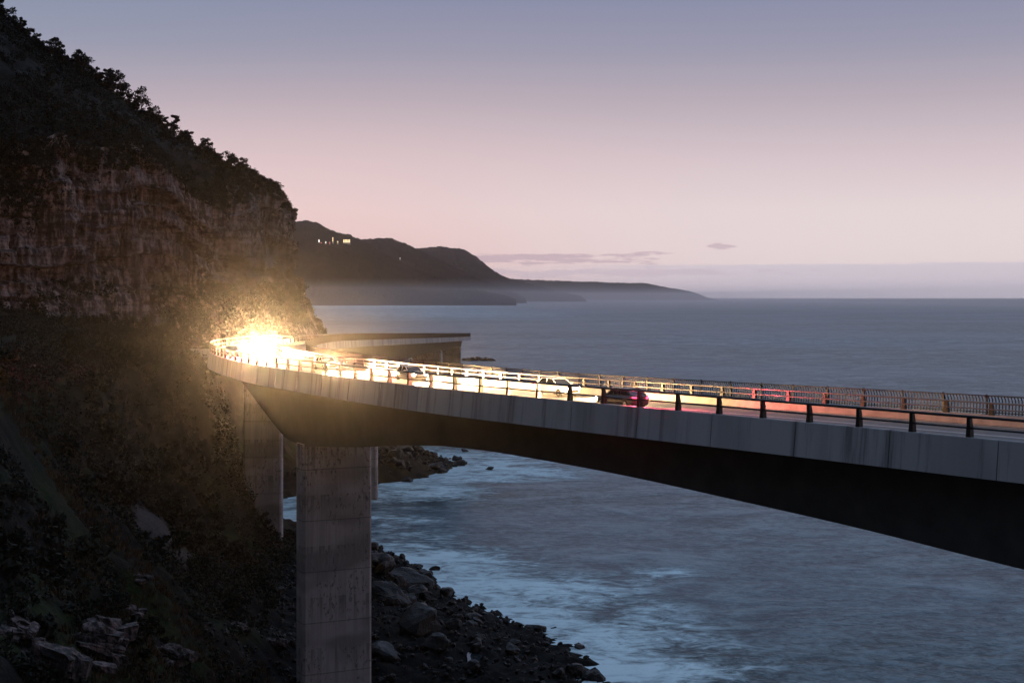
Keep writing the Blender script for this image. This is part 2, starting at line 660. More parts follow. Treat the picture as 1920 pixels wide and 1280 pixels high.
# landward edge beam in separate panels
PL = 7.2
s0 = station_at(1668, 0.0) % PL
JOINT0 = s0
M_PANEL = m_concrete_panel()
np_ = int((SMAX - s0) / PL)
for i in range(np_):
    a, b = s0 + i * PL, s0 + (i + 1) * PL - 0.07
    V, FC, uv = sweep([(0.03, -0.04, 'L'), (0.07, 0.0, 'L'), (0.45, 0.0, 'L'), (0.45, -0.62, 'L'), (0.50, -0.63, 'L'), (0.50, -2.1, 'L'), (-0.20, -2.15, 'L')], a, b, 1.8)
    bpart('edge_panel', V, FC, M_PANEL, uv=uv)
for i in range(np_):
    a, b = s0 + i * PL, s0 + (i + 1) * PL - 0.03
    if b < S_of_Y(60):
        continue
    V, FC, uv = sweep([(14.0, 0.16, 'F'), (14.22, 0.16, 'F'), (14.30, -1.10, 'F'), (14.0, -1.10, 'F')], a, b, 1.8)
    bpart('seaward_panel', V, FC, M_PANEL, uv=uv)

# landward guard rail: two rails and tapered posts
rail = bpart('guard_rail', *tube_sweep(0.27, 1.12, 'L', 0.10, 0.085, 0, SMAX)[:2], M_STEEL, smooth=True)
bpart('lower_rail', *tube_sweep(0.27, 0.50, 'L', 0.07, 0.06, 0, SMAX)[:2], M_STEEL, parent=rail, smooth=True)


def post_mesh(s, o, ref, h, w0, w1, d0, d1, m=M_STEEL, name='post', parent=None, z0=0.0):
    p = pt(np.array(s), o, z0, ref)
    _, _, tx, ty = base(s)
    t = np.array([tx, ty, 0])
    n = np.array([ty, -tx, 0])
    V = []
    for z, w, d, sh in ((0.0, w0, d0, 0.0), (h * 0.45, (w0 + w1) / 2, (d0 + d1) / 2 * 1.05, 0.02), (h, w1, d1, -0.03)):
        for a, b in ((-1, -1), (1, -1), (1, 1), (-1, 1)):
            V.append(p + t * a * w / 2 + n * (b * d / 2 + sh) + np.array([0, 0, z]))
    FC = [(3, 2, 1, 0), (8, 9, 10, 11)]
    for r in (0, 4):
        for j in range(4):
            FC.append((r + j, r + (j + 1) % 4, r + 4 + (j + 1) % 4, r + 4 + j))
    return V, FC


sa, sb = station_at(1815, 0.27), station_at(1130, 0.27)
PS = (sb - sa) / 8.0
print('POST SPACING', PS)
k0 = int((sa - S_of_Y(66)) / PS)
n_posts = 0
rest = []
s = sa - k0 * PS
while s < SMAX - 2:
    V, FC = post_mesh(s, 0.27, 'L', 1.10, 0.30, 0.20, 0.34, 0.22)
    if n_posts < 97:
        bpart('post', V, FC, M_STEEL, parent=rail)
    else:
        rest.append((V, FC))
    n_posts += 1
    s += PS
if rest:
    o = bpart('post_row', *merge(rest), M_STEEL, parent=rail)
    o['kind'] = 'stuff'

# barrier between road and walkway
bar = bpart('traffic_barrier', *sweep([(9.5, 0.0, 'road'), (9.62, 0.60, 'road'), (9.92, 0.60, 'road'), (10.02, 0.0, 'road')], 0, SMAX)[:2], M_BARRIER)
brail = bpart('barrier_rail', *tube_sweep(9.66, 1.36, 'road', 0.07, 0.06, 0, SMAX)[:2], M_GALV, parent=bar, smooth=True)
bpart('barrier_rail', *tube_sweep(9.66, 0.96, 'road', 0.06, 0.05, 0, SMAX)[:2], M_GALV, parent=bar, smooth=True)
sa2, sb2 = station_at(1858, 9.8), station_at(1243, 9.8)
PS2 = (sb2 - sa2) / 9.0
k0 = int((sa2 - S_of_Y(60)) / PS2)
s = sa2 - k0 * PS2
n_posts = 0
rest = []
while s < SMAX - 2:
    V, FC = post_mesh(s, 9.80, 'road', 0.80, 0.30, 0.20, 0.26, 0.16, z0=0.58)
    if n_posts < 97:
        bpart('post', V, FC, M_STEEL, parent=bar)
    else:
        rest.append((V, FC))
    n_posts += 1
    s += PS2
if rest:
    o = bpart('post_row', *merge(rest), M_STEEL, parent=bar)
    o['kind'] = 'stuff'

# seaward fence: bowed vertical bars between a foot rail and a hand rail
fence = bpart('safety_fence', *tube_sweep(13.90, FENCE_H - 0.03, 'F', 0.07, 0.04, 0, SMAX)[:2], M_BAR, smooth=True)
bpart('foot_rail', *tube_sweep(14.02, 0.28, 'F', 0.03, 0.03, 0, SMAX)[:2], M_BAR, parent=fence, smooth=True)
ss = np.arange(S_of_Y(62), SMAX - 1, 0.24)
_, _, tx, ty = base(ss)
T = np.stack([tx, ty, 0 * tx], 1) * 0.034
rows = [(14.06, 0.17), (14.10, 0.75), (14.07, 1.1), (13.92, FENCE_H - 0.03)]
Vb = []
for o, z in rows:
    c = pt(ss, o, z, 'F')
    Vb += [c - T, c + T]
Vb = np.stack(Vb, 1)                                     # (n, 8, 3)
idx = np.arange(len(ss))[:, None, None] * 8
q = np.array([[0, 1, 3, 2], [2, 3, 5, 4], [4, 5, 7, 6]])[None]
me = mesh('fence_bars', Vb.reshape(-1, 3) - BL, (idx + q).reshape(-1, 4), M_BAR)
fb = link('fence_bars', me, fence)
sol = fb.modifiers.new('thick', 'SOLIDIFY')
sol.thickness = 0.035
sol.offset = 0
s = sa2 - k0 * PS2
posts = []
while s < SMAX - 2:
    if n_posts:
        V, FC = post_mesh(s, 14.03, 'F', FENCE_H - 0.05, 0.10, 0.10, 0.12, 0.10, z0=0.1)
        posts.append((V, FC))
    s += PS2
for k, (V, FC) in enumerate(posts[:97]):
    bpart('post', V, FC, M_BAR, parent=fence)
if len(posts) > 97:
    o = bpart('post_row', *merge(posts[97:]), M_BAR, parent=fence)
    o['kind'] = 'stuff'

# lane markings
for o0, o1 in ((0.95, 1.09), (8.95, 9.09)):
    V, FC, uv = sweep([(o0, 0.004, 'road'), (o1, 0.004, 'road')], 0, SMAX, closed=False, caps=False)
    bpart('edge_line', V, FC, M_PAINT)
for o0, o1 in ((4.86, 4.97), (5.09, 5.20)):
    V, FC, uv = sweep([(o0, 0.004, 'road'), (o1, 0.004, 'road')], 0, SMAX, closed=False, caps=False)
    bpart('centre_line', V, FC, M_PAINT)


def pier(s, width, thick, zbot, off=7.0, skew=0.0, ch=0.28, head=0.0):
    c = pt(np.array(s), off, 0.0)
    _, _, tx, ty = base(s)
    a = math.atan2(ty, tx) + skew
    t = np.array([math.cos(a), math.sin(a)])
    n = np.array([math.sin(a), -math.cos(a)])
    zt = float(zG(np.array(s))) + 0.25
    w, h = width / 2, thick / 2
    ring = [(-h, -w + ch), (-h + ch, -w), (h - ch, -w), (h, -w + ch), (h, w - ch), (h - ch, w), (-h + ch, w), (-h, w - ch)]
    V, uvv = [], []
    per = 0.0
    for zz in (zbot, zt):
        per = 0.0
        for j, (p, qd) in enumerate(ring):
            xy = c[:2] + t * p + n * qd
            V.append((xy[0], xy[1], zz))
            pq = ring[j - 1]
            per += math.hypot(p - pq[0], qd - pq[1]) if j else 0.0
            uvv.append((per + 0.4, zz - zt))
    FC = [(j, (j + 1) % 8, 8 + (j + 1) % 8, 8 + j) for j in range(8)] + [tuple(range(8, 16)), tuple(range(7, -1, -1))]
    return V, FC, uvv


sA = station_at(626, 7.0, 0, S_of_Y(175))
V, FC, uvv = pier(sA, 8.0, 2.7, -1.5, skew=-0.03)
bpart('pier', V, FC, M_PIER, uv=uvv)['label'] = 'nearest stained concrete pier standing on the boulder shore'
sB = S_of_Y(222)
V, FC, uvv = pier(sB, 5.9, 2.2, 2.0, off=6.6)
bpart('pier', V, FC, M_PIER, uv=uvv)['label'] = 'pale concrete pier behind the nearest one, rising from the scrub slope'
sE = S_of_Y(308)
V, FC, uvv = pier(sE, 6.4, 2.2, -1.0, off=7.2)
bpart('pier', V, FC, M_PIER, uv=uvv)
sD = S_of_Y(505)
V, FC, uvv = pier(sD, 6.6, 2.4, -6.0, off=7.4)
bpart('pier', V, FC, M_PIER, uv=uvv)
sD = S_of_Y(422)
V, FC, uvv = pier(sD, 8.6, 2.4, -4.0, off=6.9)
bpart('pier', V, FC, M_PIER, uv=uvv)
V, FC, uvv = pier(s_first - 10, 7.6, 2.4, -4.0)
bpart('pier', V, FC, M_PIER, uv=uvv)
print('PIER A', pt(np.array(sA), 7.0, 0.0), 'E', pt(np.array(sE), 7.0, 0.0), 'D', pt(np.array(sD), 7.0, 0.0))

# ------------------------------------------------------------------ coast terrain
TAB = np.array([  # Y, shore X, toe X, bench X
    (-20, 40, 22, 8), (20, 27, 12, -16), (60, 20, 2, -31), (90, 15, -6, -40), (120, 12, -14, -47), (150, 9, -22, -53), (180, 4, -27, -55),
    (203, -7, -30, -53), (218, -14, -31, -47.5), (232, -20, -32, -49.5), (245, -26, -36, -55), (265, -41, -48, -63), (290, -51, -56, -70),
    (310, -52, -57, -72), (326, -40, -51, -71), (340, -29, -45, -68), (358, -18, -41, -65), (374, -14, -39, -62),
    (395, -24, -42, -60), (420, -42, -48, -60), (450, -60, -64, -74), (480, -74, -78, -90), (520, -100, -105, -118)], float)


def tabs(Yv):
    r = []
    for k in (1, 2, 3):
        acc = 0
        for d in (-5, 0, 5):
            acc = acc + np.interp(np.asarray(Yv) + d, TAB[:, 0], TAB[:, k])
        r.append(acc / 3)
    return r


def terrain_z(X, Y, detail=True):
    X, Y = np.asarray(X, float), np.asarray(Y, float)
    wob = 2.2 * fbm(Y * 0.05, X * 0.05, 1.3, 4)
    xs, xt, xb = tabs(Y)
    Xw = X + wob
    q = np.clip((xt - Xw) / (xt - xb), 0, None)
    plat = np.clip((xs - Xw) / np.maximum(xs - xt, 1), -1.5, 1)
    zp = np.where(plat < 0, plat * 6.0, 3.2 * np.clip(plat, 0, 1) ** 0.8)
    slope = 30.6 * np.clip(q, 0, 1) ** (1.45 + 0.55 * np.exp(-((Y - 205) / 35) ** 2)) + np.clip(q - 1, 0, None) * 3.0
    z = zp + slope
    # shoulder of rock behind the near pier
    z = z + 2.6 * np.exp(-(((X + 20) / 7.5) ** 2 + ((Y - 219) / 10.0) ** 2))
    z = z + 4.0 * np.exp(-(((X + 31) / 9) ** 2 + ((Y - 348) / 14.0) ** 2))
    z = z - 5.0 * np.exp(-(((X + 17) / 15) ** 2 + ((Y - 146) / 17.0) ** 2)) * np.clip(1.4 - q * 1.6, 0, 1)
    if detail:
        mid = np.clip(q * 3, 0, 1) * np.clip(3 * (1.25 - q), 0.15, 1)
        rid = 1 - np.abs(fbm(X * 0.07 + 3, Y * 0.07, 0.5, 5))
        z = z + mid * (2.6 * (rid - 0.75) + 1.6 * fbm(X * 0.12, Y * 0.12, 2.2, 5))
        rocky = np.clip(1 - q * 1.6, 0, 1)
        z = z + rocky * (plat > -0.6) * (0.8 * np.abs(fbm(X * 0.33, Y * 0.33, 7.7, 4)) + 0.35 * fbm(X * 0.9, Y * 0.9, 3.1, 3))
        # ledges
        st = np.clip(fbm(X * 0.03, Y * 0.03, 9.0, 3) + 0.25, 0, 1) * np.clip(q * 4, 0, 1) * (q < 1)
        zz = z / 2.2
        z = z + st * 1.1 * (np.clip((zz - np.floor(zz)) * 3 - 1, 0, 1) - (zz - np.floor(zz)))
    return z


xs_ = np.arange(-132, 34, 0.65)
ys_ = np.r_[np.arange(20, 120, 0.5), np.arange(120, 240, 0.65), np.arange(240, 470, 1.0)]
XX, YY = np.meshgrid(xs_, ys_, indexing='ij')
ZZ = terrain_z(XX, YY)
# grey scree scar on the near slope
ctr = np.array([-32.0, 117.0])
uu = ((XX + 32) * 0.72 + (YY - 117) * 0.30)
vv = (-(XX + 32) * 0.35 + (YY - 117) * 0.5)
dirt = np.zeros_like(XX)


def m_terrain():
    m, gg, b = mat('slope_ground')
    geo = gg.new('ShaderNodeNewGeometry')
    pos = geo.outputs['Position']
    n1 = gg.noise(pos, 0.06, 5, 0.6)
    n2 = gg.noise(pos, 0.5, 6, 0.65)
    n3 = gg.noise(pos, 3.0, 4, 0.65)
    s = gg.new('ShaderNodeSeparateXYZ')
    gg.l.new(geo.outputs['Normal'], s.inputs[0])
    s2 = gg.new('ShaderNodeSeparateXYZ')
    gg.l.new(pos, s2.inputs[0])
    soil = gg.ramp(gg.m('ADD', gg.m('MULTIPLY', n2, 0.6), gg.m('MULTIPLY', n3, 0.4)), [(0.36, (0.006, 0.0045, 0.004, 1)), (0.55, (0.011, 0.008, 0.0065, 1)), (0.74, (0.075, 0.050, 0.042, 1))])
    grass = gg.ramp(n3, [(0.3, (0.006, 0.010, 0.003, 1)), (0.7, (0.026, 0.036, 0.009, 1))])
    gm = gg.m('MULTIPLY', gg.step(gg.m('ADD', n1, gg.m('MULTIPLY', gg.m('SUBTRACT', n2, 0.5), 0.5)), 0.44, 0.56), gg.step(s.outputs[2], 0.35, 0.7))
    gm = gg.m('MULTIPLY', gm, gg.step(s2.outputs[2], 3.5, 7.0))
    col = gg.mix(gm, soil, grass)
    wet = gg.step(s2.outputs[2], 4.0, 1.0)
    col = gg.mix(gg.m('MULTIPLY', wet, 0.7), col, (0.007, 0.006, 0.0056, 1))
    at = gg.new('ShaderNodeAttribute', attribute_name='scar').outputs['Fac']
    col = gg.mix(gg.m('MULTIPLY', at, 0.9), col, gg.ramp(n3, [(0.3, (0.05, 0.044, 0.044, 1)), (0.7, (0.115, 0.10, 0.10, 1))]))
    gg.put(b.inputs['Base Color'], col)
    b.inputs['Roughness'].default_value = 0.95
    b.inputs['Specular IOR Level'].default_value = 0.2
    h = gg.m('ADD', gg.m('MULTIPLY', n2, 1.0), gg.m('MULTIPLY', n3, 0.35))
    gg.put(b.inputs['Normal'], gg.bump(h, 0.9, 0.5))
    return m


px_, py_ = proj(np.stack([XX, np.maximum(YY, 1), ZZ], -1))


def poly_mask(px, py, poly, soft=10.0):
    poly = np.array(poly, float)
    ins = np.zeros(px.shape, bool)
    n = len(poly)
    for i in range(n):
        x1, y1 = poly[i]
        x2, y2 = poly[(i + 1) % n]
        c = ((y1 > py) != (y2 > py)) & (px < (x2 - x1) * (py - y1) / (y2 - y1 + 1e-9) + x1)
        ins ^= c
    return ins.astype(float)


scar = poly_mask(px_ + 8 * fbm(XX, YY, 0, 2), py_ + 8 * fbm(YY, XX, 5, 2), [(250, 942), (285, 958), (320, 985), (330, 1015), (368, 1048), (352, 1056), (300, 1028), (262, 1010), (246, 980)])
scar *= (YY > 75) & (YY < 190)
me = mesh('coast_slope', np.stack([XX, YY, ZZ], -1).reshape(-1, 3), grid_faces(len(xs_), len(ys_)), m_terrain(), True, attr={'scar': scar})
tag(link('coast_slope', me), 'dark scrubby slope falling from the road bench to the boulder shore', kind='structure')

# ------------------------------------------------------------------ cliff and hillside
CB = catmull(np.array([(-150, 575), (-118, 530), (-84, 475), (-62, 437), (-54.0, 405), (-56, 375), (-64, 345), (-78, 318), (-96, 297), (-112, 272),
                       (-123, 236), (-132, 190), (-140, 140), (-152, 80), (-170, 10)], float), 20)
_cs = np.r_[0, np.cumsum(np.linalg.norm(np.diff(CB, axis=0), axis=1))]
su = np.arange(0, _cs[-1], 0.55)
bx = np.interp(su, _cs, CB[:, 0])
by = np.interp(su, _cs, CB[:, 1])
tx = np.gradient(bx, su)
ty = np.gradient(by, su)
tl = np.hypot(tx, ty)
nx, ny = ty / tl, -tx / tl            # candidate normal, make it point inland (to the left / away)
if (nx[len(nx) // 2] * -1 + ny[len(nx) // 2] * 1) < 0:
    nx, ny = -nx, -ny
ZC = 71.0
zrow = np.r_[np.arange(-2, 33, 1.6), np.arange(33, ZC + 2.5, 0.42)]
SU, ZR = np.meshgrid(su, zrow, indexing='ij')
zcu = ZC + 4.5 * fbm(su * 0.035, 0.0, 5.0, 4) * np.clip((su - 205) / 30, 0.0, 1)
ZCU = np.repeat(zcu[:, None], len(zrow), 1)
set_ = np.interp(ZR, [-2, 33, 46, 52, 71, 76], [-7.0, 0.0, 7.0, 8.6, 10.6, 13.5])
band = np.floor(ZR / 3.1 + 0.9 * vnoise(SU * 0.035, ZR * 0.0, 2.0))
ledge = (vnoise(band * 3.7, band * 1.3 + SU * 0.03, 8.0)) * 1.0
thin = np.floor(ZR / 0.85 + 0.4 * vnoise(SU * 0.05, 1.0))
ledge = ledge + 0.35 * vnoise(thin * 5.1, SU * 0.06, 1.7)
crack = np.minimum(0, np.abs(vnoise(SU * 0.24 + 0.6 * vnoise(SU * 0.1, ZR * 0.15), ZR * 0.05, 4.0)) - 0.26) * 7.0
crack = crack + np.minimum(0, np.abs(vnoise(SU * 0.7 + 0.4 * vnoise(SU * 0.3, ZR * 0.3), ZR * 0.10, 14.0)) - 0.25) * 2.6
butt = 2.6 * fbm(SU * 0.045, ZR * 0.02, 3.0, 3) + 0.9 * fbm(SU * 0.22, ZR * 0.12, 6.0, 4)
face = np.clip((ZR - 36) / 10, 0.35, 1)
disp = (1.9 * ledge + butt * 1.0 + 1.25 * crack + 2.0) * face * np.clip((72.5 - ZR) / 3.5, 0, 1)
CX = bx[:, None] + nx[:, None] * (set_ - disp)
CY = by[:, None] + ny[:, None] * (set_ - disp)
CZZ = np.where(ZR > 46, 46 + (ZR - 46) * (ZCU - 46) / (ZC - 46), ZR) + 0.25 * fbm(SU * 0.3, ZR * 0.3, 2.0, 3)
me = mesh('cliff', np.stack([CX, CY, CZZ], -1).reshape(-1, 3), grid_faces(len(su), len(zrow)), M_CLIFF, False)
tag(link('cliff', me), 'reddish banded sandstone cliff of the headland', kind='structure')

hx = np.arange(-300, -50, 1.3)
hy = np.arange(20, 640, 1.3)
HX, HY = np.meshgrid(hx, hy, indexing='ij')
dist = np.full(HX.shape, 1e9)
side = np.zeros(HX.shape)
HZC = np.full(HX.shape, ZC)
for i in range(0, len(su), 4):
    dx_, dy_ = HX - bx[i], HY - by[i]
    d2 = dx_ ** 2 + dy_ ** 2
    better = d2 < dist
    dist = np.where(better, d2, dist)
    side = np.where(better, dx_ * nx[i] + dy_ * ny[i], side)
    HZC = np.where(better, zcu[i], HZC)
dist = np.sqrt(dist) * np.sign(side)
SLO = 0.665
hill_h = lambda d: ZC - 0.5 + SLO * (d - 11.0)
HZC = HZC + (ZC - HZC) * np.clip((dist - 14) / 16, 0, 1)
HZ = hill_h(dist) + (HZC - ZC) + np.clip((dist - 8) / 12, 0, 1) * (3.0 * fbm(HX * 0.035, HY * 0.035, 1.0, 5) + 0.7 * fbm(HX * 0.25, HY * 0.25, 2.0, 3))
HZ = np.where(dist < 13.5, np.minimum(HZ, HZC + 0.6 - (13.5 - dist) * 1.5), HZ)
keep = dist > 11.2
fi = grid_faces(len(hx), len(hy))
kf = keep.ravel()[fi].all(1)
fi = fi[kf]
used = np.zeros(HX.size, bool)
used[fi.ravel()] = True
remap = np.cumsum(used) - 1
HV = np.stack([HX, HY, HZ], -1).reshape(-1, 3)
me = mesh('hillside', HV[used], remap[fi], m_rock('hill_soil', (0.004, 0.004, 0.003), (0.009, 0.008, 0.006), (0.045, 0.028, 0.021), False, 0.95, 0.2, 0.6), True)
tag(link('hillside', me), 'steep dark wooded hillside above the cliff', kind='structure')


# ------------------------------------------------------------------ foliage helpers
def leaf_quads(centers, size, rng, flat=0.0):
    n = len(centers)
    a = rng.normal(size=(n, 3))
    a /= np.linalg.norm(a, axis=1)[:, None]
    b = rng.normal(size=(n, 3))
    b -= (b * a).sum(1)[:, None] * a
    b /= np.linalg.norm(b, axis=1)[:, None]
    sz = (size * (0.6 + 0.8 * rng.random(n)))[:, None]
    a *= sz
    b *= sz * 0.55
    V = np.stack([centers - a, centers - b * 0.9, centers + a, centers + b * 0.9], 1)
    return V.reshape(-1, 3), np.arange(4 * n).reshape(n, 4)


def clump_points(c, r, n, rng, squash=0.8):
    d = rng.normal(size=(n, 3))
    d /= np.linalg.norm(d, axis=1)[:, None]
    rad = r * rng.random(n)[:, None] ** 0.45
    p = d * rad
    p[:, 2] *= squash
    return c + p


def crown_mesh(h, rad, rng, n_clump=9, per=60, size=0.35, m=M_LEAF):
    pts = []
    for k in range(n_clump):
        a = rng.random() * 6.283
        t = rng.random()
        rr = rad * (0.25 + 0.75 * rng.random()) * (1 - 0.55 * t)
        c = np.array([math.cos(a) * rr * 0.95, math.sin(a) * rr * 0.95, h * (0.30 + 0.72 * t)])
        pts.append(clump_points(c, rad * (0.16 + 0.30 * rng.random()), per, rng, 0.7))
    V, FC = leaf_quads(np.vstack(pts), size, rng)
    return mesh('crown', V, FC, m)


def limb(p0, p1, r0, r1, k=6):
    p0, p1 = np.array(p0, float), np.array(p1, float)
    d = p1 - p0
    d /= np.linalg.norm(d)
    u = np.cross(d, [0.3, 0.2, 0.9])
    u /= np.linalg.norm(u)
    w = np.cross(d, u)
    V = []
    for p, r in ((p0, r0), (p1, r1)):
        for i in range(k):
            a = 6.2832 * i / k
            V.append(p + (u * math.cos(a) + w * math.sin(a)) * r)
    return V, [(i, (i + 1) % k, k + (i + 1) % k, k + i) for i in range(k)]


def trunk_mesh(h, rng):
    parts = [limb((0, 0, -0.8), (0.1 * h * (rng.random() - .5), 0.1 * h * (rng.random() - .5), h * 0.55), 0.05 * h * .6, 0.018 * h)]
    for k in range(5):
        a = rng.random() * 6.28
        z = h * (0.28 + 0.25 * rng.random())
        parts.append(limb((0, 0, z), (math.cos(a) * h * .28, math.sin(a) * h * .28, z + h * (.2 + .2 * rng.random())), 0.016 * h, 0.006 * h))
    V, FC = merge(parts)
    return mesh('trunk', V, FC, M_BARK)


rt = np.random.default_rng(21)
TREE_PROTOS = []
for k in range(6):
    h = [4.6, 5.6, 3.8, 6.4, 5.0, 4.2][k]
    TREE_PROTOS.append((trunk_mesh(h, rt), crown_mesh(h, h * (0.40 + 0.1 * rt.random()), rt, 15, 52, 0.27)))


def tree(name, loc, kind, scale, rz, label, group=None, cat='tree'):
    o = empty(name, loc, rz)
    o.scale = (scale, scale, scale * (0.85 + 0.3 * rt.random()))
    tag(o, label, cat, group)
    link('trunk', TREE_PROTOS[kind][0], o)
    link('crown', TREE_PROTOS[kind][1], o)
    return o


# skyline trees: walk the silhouette of hillside as seen from the shore road
hpx, hpy = proj(HV)
okh = keep.ravel() & (HV[:, 1] > 60)
for x in np.arange(2, 540, 5.5):
    sel = np.where(okh & (np.abs(hpx - x) < 6))[0]
    if len(sel) == 0:
        continue
    i = sel[np.argmin(hpy[sel])]
    p = HV[i]
    edge = x > 470
    tree('tree', (p[0] + rt.uniform(-1, 1), p[1] + rt.uniform(-3, 3), p[2] - 0.9), int(rt.integers(6)), rt.uniform(0.40, 1.2) * (0.85 if edge else 1.0), rt.random() * 6.28,
         'dark bushy tree on the skyline along the top of the cliff hillside', 'trees along the hillside skyline')
# more single trees standing lower on the hillside
cand = np.where(okh & (hpx > -10) & (hpx < 545) & (hpy > 10) & (dist.ravel() > 10.5))[0]
for i in rt.choice(cand, 110, replace=False):
    p = HV[i]
    tree('tree', (p[0], p[1], p[2] - 0.7), int(rt.integers(6)), rt.uniform(0.5, 1.0), rt.random() * 6.28,
         'dark bushy tree growing among the scrub on the steep hillside', 'trees on the hillside below the skyline')

# scrub cover of the hillside: nobody could count it
pts = []
cand = np.where(okh & (hpx > -60) & (hpx < 560))[0]
bare = fbm(HV[:, 0] * 0.03, HV[:, 1] * 0.03, 12.0, 3)
for i in rt.choice(cand, 15000):
    p = HV[i]
    if bare[i] > 0.6 and rt.random() < 0.8:
        continue
    r = rt.uniform(0.7, 1.7)
    pts.append(clump_points(p + [0, 0, r * 0.5], r, 34, rt, 0.9))
# on cliff ledges and the talus at its foot
CP = np.stack([CX, CY, CZZ], -1)
cpx, cpy = proj(np.where(CP[..., 1:2] > 20, CP, [0, 1e5, 0]))
wt = np.where((ZR > 30) & (ZR < 47), 1.0, 0.0) * np.clip(fbm(SU * 0.04, ZR * 0.12, 5.5, 3) + 0.55, 0, 1) + np.where(ZR > 68.5, 1.2, 0) + np.where((ZR >= 47) & (ZR <= 68.5), 0.06, 0) * np.clip(fbm(SU * .05, ZR * .2, 1, 3), 0, 1)
left_veg = np.clip((210 - cpx) / 120, 0, 1) * np.clip(fbm(SU * 0.06, ZR * 0.06, 15.0, 3) + 0.35, 0, 1)
wt = (wt + 2.2 * left_veg) * ((cpx > -40) & (cpx < 640))
wt = (wt / wt.sum()).ravel()
CPf = CP.reshape(-1, 3)
ids = rt.choice(len(CPf), 8000, p=wt)
for i in ids:
    r = rt.uniform(0.4, 1.15)
    pts.append(clump_points(CPf[i] + [0, 0, r * 0.3], r, 30, rt, 0.9))
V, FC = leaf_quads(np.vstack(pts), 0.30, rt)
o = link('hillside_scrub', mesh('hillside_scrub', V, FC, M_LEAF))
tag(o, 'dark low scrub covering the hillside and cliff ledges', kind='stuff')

# scrub on the near slope
pts, dry = [], []
tv = np.stack([XX, YY, ZZ], -1).reshape(-1, 3)
xs0, xt0, xb0 = tabs(tv[:, 1])
qv = (xt0 - tv[:, 0]) / (xt0 - xb0)
vis = (px_.ravel() > -80) & (px_.ravel() < 760) & (py_.ravel() < 1400) & (qv > 0.12) & (tv[:, 1] > 55)
dens = np.clip(fbm(tv[:, 0] * 0.05 + 4, tv[:, 1] * 0.05, 3.3, 4) + 0.35, 0, 1) * vis * (1 - scar.ravel())
w = dens / np.maximum(tv[:, 1], 60) ** 1.0
w = w * np.clip((tv[:, 1] - 60) / 90, 0.25, 1)
w /= w.sum()
for i in rt.choice(len(tv), 8500, p=w):
    r = rt.uniform(0.35, 1.1) * (1.3 if tv[i, 1] > 150 else 0.8)
    pts.append(clump_points(tv[i] + [0, 0, r * 0.35], r, 40, rt, 0.8))
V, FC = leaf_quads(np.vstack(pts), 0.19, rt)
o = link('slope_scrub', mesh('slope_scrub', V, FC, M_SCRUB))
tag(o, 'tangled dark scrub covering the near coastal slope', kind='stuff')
# dry grass tufts: thin blades
w2 = vis * (1 - scar.ravel()) * np.clip(fbm(tv[:, 0] * 0.09, tv[:, 1] * 0.09, 8.3, 3), 0, 1) * (tv[:, 1] < 170)
w2 /= w2.sum()
bl = []
for i in rt.choice(len(tv), 1500, p=w2):
    n = 26
    b0 = tv[i] + np.c_[rt.normal(0, 0.28, (n, 2)), np.zeros(n)]
    hgt = rt.uniform(0.25, 0.75, n)
    lean = rt.normal(0, 0.16, (n, 2))
    wv = rt.normal(0, 0.022, (n, 2))
    tip = b0 + np.c_[lean + [0.1, -0.05], hgt]
    midp = b0 * 0.5 + tip * 0.5 + np.c_[np.zeros((n, 2)), hgt * 0.12]
    s3 = np.c_[wv, np.zeros(n)]
    bl.append(np.stack([b0 - s3, b0 + s3, midp + s3 * .8, midp - s3 * .8], 1))
    bl.append(np.stack([midp - s3 * .8, midp + s3 * .8, tip + s3 * .1, tip - s3 * .1], 1))
B = np.vstack(bl).reshape(-1, 3)
o = link('dry_grass', mesh('dry_grass', B, np.arange(len(B)).reshape(-1, 4), M_DRY))
tag(o, 'dry brown grass tufts on the near slope', kind='stuff')

# individual shrubs on the near slope
SHR = []
for k in range(4):
    st = []
    for j in range(6):
        a = rt.random() * 6.28
        st.append(limb((0, 0, -0.3), (math.cos(a) * .6, math.sin(a) * .6, 0.9 + .3 * rt.random()), 0.035, 0.012, 5))
    SHR.append((mesh('stem', *merge(st), M_BARK), crown_mesh(1.6, 1.05, rt, 9, 70, 0.15, M_SCRUB)))
w3 = dens * (tv[:, 1] > 75) * (qv < 1.6)
w3 /= w3.sum()
for i in rt.choice(len(tv), 230, p=w3):
    o = empty('shrub', tuple(tv[i] - [0, 0, 0.15]), rt.random() * 6.28)
    sc_ = rt.uniform(0.7, 2.3)
    o.scale = (sc_, sc_, sc_ * 0.9)
    k = int(rt.integers(4))
    link('stem', SHR[k][0], o)
    link('crown', SHR[k][1], o)
    tag(o, 'dark rounded shrub growing on the steep coastal slope', 'shrub', 'shrubs on the coastal slope')


# ------------------------------------------------------------------ boulders and rocks
def rock_mesh(name, rng, sub=2, rough=0.35, m=M_BOULDER):
    import bmesh
    bm = bmesh.new()
    bmesh.ops.create_icosphere(bm, subdivisions=sub, radius=1.0)
    V = np.array([v.co[:] for v in bm.verts])
    FC = np.array([[v.index for v in f.verts] for f in bm.faces])
    bm.free()
    # chop with random planes for facets
    for _ in range(9):
        n = rng.normal(size=3)
        n /= np.linalg.norm(n)
        d = rng.uniform(0.45, 0.85)
        t = V @ n - d
        V = V - np.clip(t, 0, None)[:, None] * n * 0.92
    o = rng.random(3) * 50
    V = V * (1 + rough * fbm(V[:, 0] * 1.6 + o[0], V[:, 1] * 1.6 + o[1], V[:, 2] * 1.6 + o[2], 4)[:, None] * 0.5)
    return mesh(name, V, FC, m, False)


rb = np.random.default_rng(5)
ROCKS = [rock_mesh('boulder', rb, 3) for _ in range(7)]


